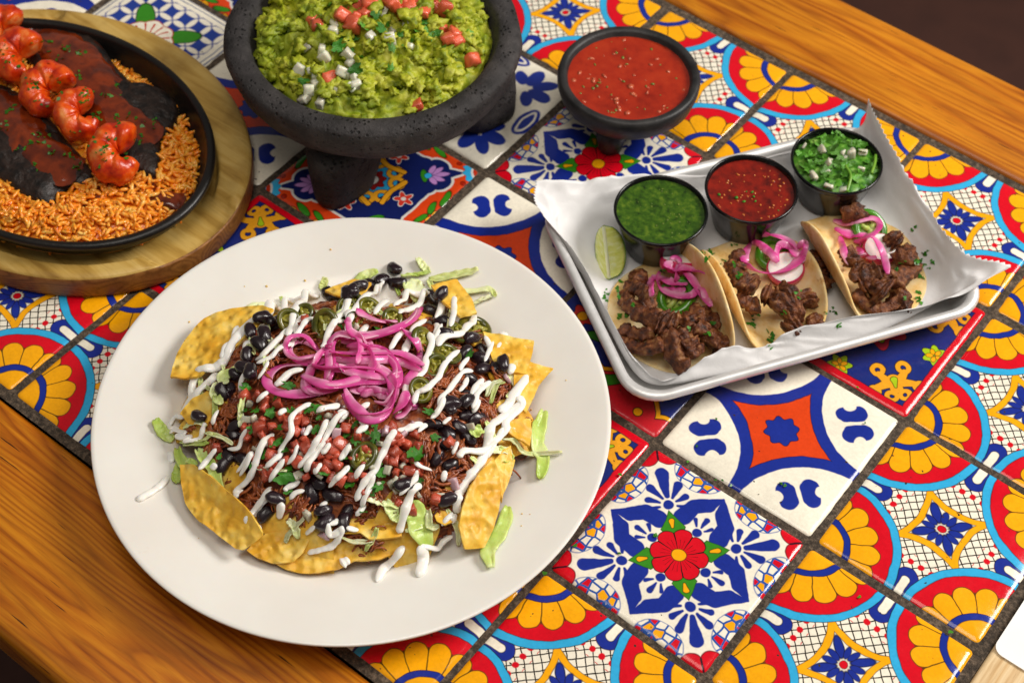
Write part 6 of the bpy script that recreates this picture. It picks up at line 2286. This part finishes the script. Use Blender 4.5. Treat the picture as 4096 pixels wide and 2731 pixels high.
P = []
BV = bvh_of([rice, skillet] + [o for o in COL.objects if o.name.startswith(('steak', 'sauce_layer', 'shrimp', 'tail'))])
r_ = random.Random(12)
for x, y, k in ((350, 250, 9), (420, 270, 7), (210, 220, 5), (260, 230, 5), (300, 315, 4), (40, 320, 8), (100, 330, 7), (160, 430, 8), (190, 450, 7), (300, 430, 5), (400, 400, 5), (225, 540, 4), (310, 490, 6), (455, 490, 12), (430, 540, 6), (560, 500, 4), (620, 630, 6), (600, 470, 4), (500, 610, 7), (540, 610, 5), (170, 710, 8), (235, 720, 6),
                (265, 790, 6), (395, 865, 9), (360, 820, 6), (190, 870, 3), (105, 780, 5), (30, 660, 7), (550, 780, 12), (540, 820, 6), (580, 700, 5), (720, 720, 6), (510, 870, 3), (680, 820, 2), (690, 600, 4), (770, 665, 4), (820, 620, 3), (390, 710, 3), (480, 740, 4), (60, 580, 6), (10, 240, 5)):
    for _ in range(k):
        q = r1((x + r_.gauss(0, 17), y + r_.gauss(0, 17)))
        shr = any(math.hypot(x - sx, y - sy) < 120 for sx, sy in ((15, 170), (105, 300), (255, 480), (425, 600), (625, 805)))
        c = seen(BV, q[0], q[1]) + np.array([0, 0, 0.0005])
        s = r_.uniform(.0007, .0018)
        e = Matrix.Rotation(r_.uniform(0, 6.3), 3, 'Z') @ Matrix.Rotation(r_.uniform(-.8, .8), 3, 'X')
        P.append(([np.array(e @ Vector(v * s)) + c for v in Lv], Lf))
o = put('parsley_flecks', mesh('parsley_flecks', *join(P), mats=[M_cil]))
tag(o, 'chopped parsley flecks sprinkled over the shrimp and steak', 'parsley', kind='stuff')
# ================================================================ guacamole in the molcajete
b2 = crop(850, 0, .57395)
Nu = Nodes('chunky_guacamole')
uv_ = Nu.coord('Object')
u1 = Nu.noise(uv_, 120, 5, 0.6)
u2 = Nu.noise(uv_, 28, 3)
ucol = Nu.ramp(u1, [(0.28, '#4a5a08'), (0.42, '#8a9616'), (0.56, '#b6b832'), (0.74, '#d6d468')])
ucol = Nu.mix(Nu.ramp(u2, [(0.42, (0, 0, 0, 1)), (0.66, (0.55, 0.55, 0.55, 1))]), ucol, '#66801a')
M_guac = Nu.done(ucol, 0.45, Nu.bump(u1, 0.8, 0.0022), spec=0.4, sss=0.08, sss_r=0.003)


def guac_z(x, y):
    dx, dy = (x - MC[0]), (y - MC[1])
    r = math.hypot(dx, dy) / 0.0785
    z = 0.0735 + 0.0190 * max(0, 1 - r * r) ** 0.8
    n = mnoise.fractal(Vector((x * 62, y * 62, 0.4)), 0.7, 2.1, 4)
    c = 1 - abs(mnoise.noise(Vector((x * 95, y * 95, 1.2)))) * 2.4
    return z + 0.0052 * n + 0.0056 * c * min(1, (1.05 - min(r, 1.0)) * 4)


V, F = [], []
nr, na = 90, 220
for i in range(nr + 1):
    for k in range(na):
        a = 2 * math.pi * k / na
        r = 0.0785 * (i / nr) * (1 - 0.03 * abs(math.sin(4.5 * a)) * (i / nr) ** 3)
        x, y = MC[0] + r * math.cos(a), MC[1] + r * math.sin(a)
        w = nzv((x, y, 0.3), 110) * 0.0022 * min(1, (1 - i / nr) * 6)
        V.append((x + w[0], y + w[1], guac_z(x, y) - (0.004 if i == nr else 0)))
for i in range(nr):
    for k in range(na):
        F.append((i * na + k, (i + 1) * na + k, (i + 1) * na + (k + 1) % na, i * na + (k + 1) % na))
guac = put('guacamole', mesh('guacamole', V, F, mats=[M_guac]))
tag(guac, 'chunky yellow-green guacamole heaped in the large stone mortar', 'guacamole')
# soft lumps lying on the heap
VB, FB = ico(3)
P = []
r_ = random.Random(5)
for _ in range(330):
    a, q = r_.uniform(0, 6.3), 0.0755 * math.sqrt(r_.random())
    x, y = MC[0] + q * math.cos(a), MC[1] + q * math.sin(a)
    s = r_.uniform(.0030, .0075)
    sd = r_.uniform(0, 99)
    W = np.array([v * s * (0.8 + 0.75 * nz(v, 1.3, sd) + 0.45 * nz(v, 3.2, sd)) for v in VB]) * np.array([1, .8, .7])
    th = r_.uniform(0, 6.3)
    W = np.stack([W[:, 0] * math.cos(th) - W[:, 1] * math.sin(th), W[:, 0] * math.sin(th) + W[:, 1] * math.cos(th), W[:, 2]], 1)
    P.append((W + np.array([x, y, guac_z(x, y) + s * 0.1]), FB))
o = put('avocado_lumps', mesh('avocado_lumps', *join(P), mats=[M_guac]))
tag(o, 'soft avocado lumps on the surface of the guacamole', 'avocado', kind='stuff')


def on_guac(p, lift):
    q = b2(p)
    return on_surface(q[0], q[1], guac_z, 0.13, lift)


M_tom2 = simple('bright_diced_tomato', ['#c02a14', '#d84a2c', '#e4704c', '#ea9c78'], 110, vary=0.25, rough=0.2, bump=0.25, bscale=300, sss=0.15, sss_r=0.002, coat=0.5)
M_onw2 = simple('wet_white_onion', ['#c0bea4', '#d8d5c0', '#e6e3d2'], 150, vary=0.3, rough=0.25, sss=0.3, sss_r=0.003, coat=0.4)
ONG = [cube_mesh('onion_dice', M_onw2, k * 4.7 + 1, jag=0.22) for k in range(5)]
TOMG = [cube_mesh('tomato_dice', M_tom2, k * 6.1 + 2) for k in range(5)]
for p in ((700, 150), (775, 165), (1010, 30), (1100, 35), (1000, 130), (1060, 110), (1250, 30), (1330, 95), (1385, 60), (1470, 85), (1550, 45), (1620, 60), (900, 110), (1600, 215), (1680, 245), (1700, 295), (1810, 420), (820, 550), (1425, 735), (985, 175), (1430, 20), (1180, -40), (1300, -50), (1050, -50), (1500, -30), (720, 185), (1640, 270), (1360, 30)):
    s = random.uniform(.0034, .0047)
    tag(put('tomato_dice', random.choice(TOMG), None, on_guac(p, .0030), rrot(), (s, s * random.uniform(.8, 1.1), s * random.uniform(.65, .95))), 'red tomato dice on top of the guacamole', 'tomato', 'diced tomato on the guacamole')
for p in ((850, 170), (840, 220), (660, 330), (760, 350), (690, 500), (720, 530), (900, 500), (1000, 540), (1000, 600), (670, 630), (755, 720), (610, 490), (1180, 80), (1360, 150), (1235, 275), (1265, 215), (940, 380), (960, 440), (640, 690), (860, 640), (1380, 330), (1150, 65), (930, 520), (970, 610), (1340, 190), (780, 400), (720, 590), (1100, 250)):
    s = random.uniform(.0024, .0036)
    tag(put('onion_dice', random.choice(ONG), None, on_guac(p, .0012), rrot(), (s * 1.1, s, s * .7)), 'white onion dice on top of the guacamole', 'onion', 'diced onion on the guacamole')
for p in ((1220, 160), (1060, 180), (1130, 110), (910, 200), (930, 290), (900, 260), (1000, 480), (1450, 170), (1400, 280), (1560, 230), (1250, 330), (1240, 470), (640, 570), (820, 20), (1600, 330), (1800, 240), (1240, 870), (1330, 40), (1480, 150), (1170, 200), (1500, 200), (1300, 240), (960, 340), (1050, 400), (1520, 260), (1420, 210), (880, 320), (980, 260), (1340, 330)):
    s = random.uniform(.0038, .0066)
    tag(put('cilantro_leaf', random.choice(LEAVES + LEAVF), None, on_guac(p, .0035), (random.uniform(-.8, .8), random.uniform(-.8, .8), random.uniform(0, 6.3)), (s, s * .85, s)), 'cilantro leaf on top of the guacamole', 'cilantro', 'cilantro on the guacamole')
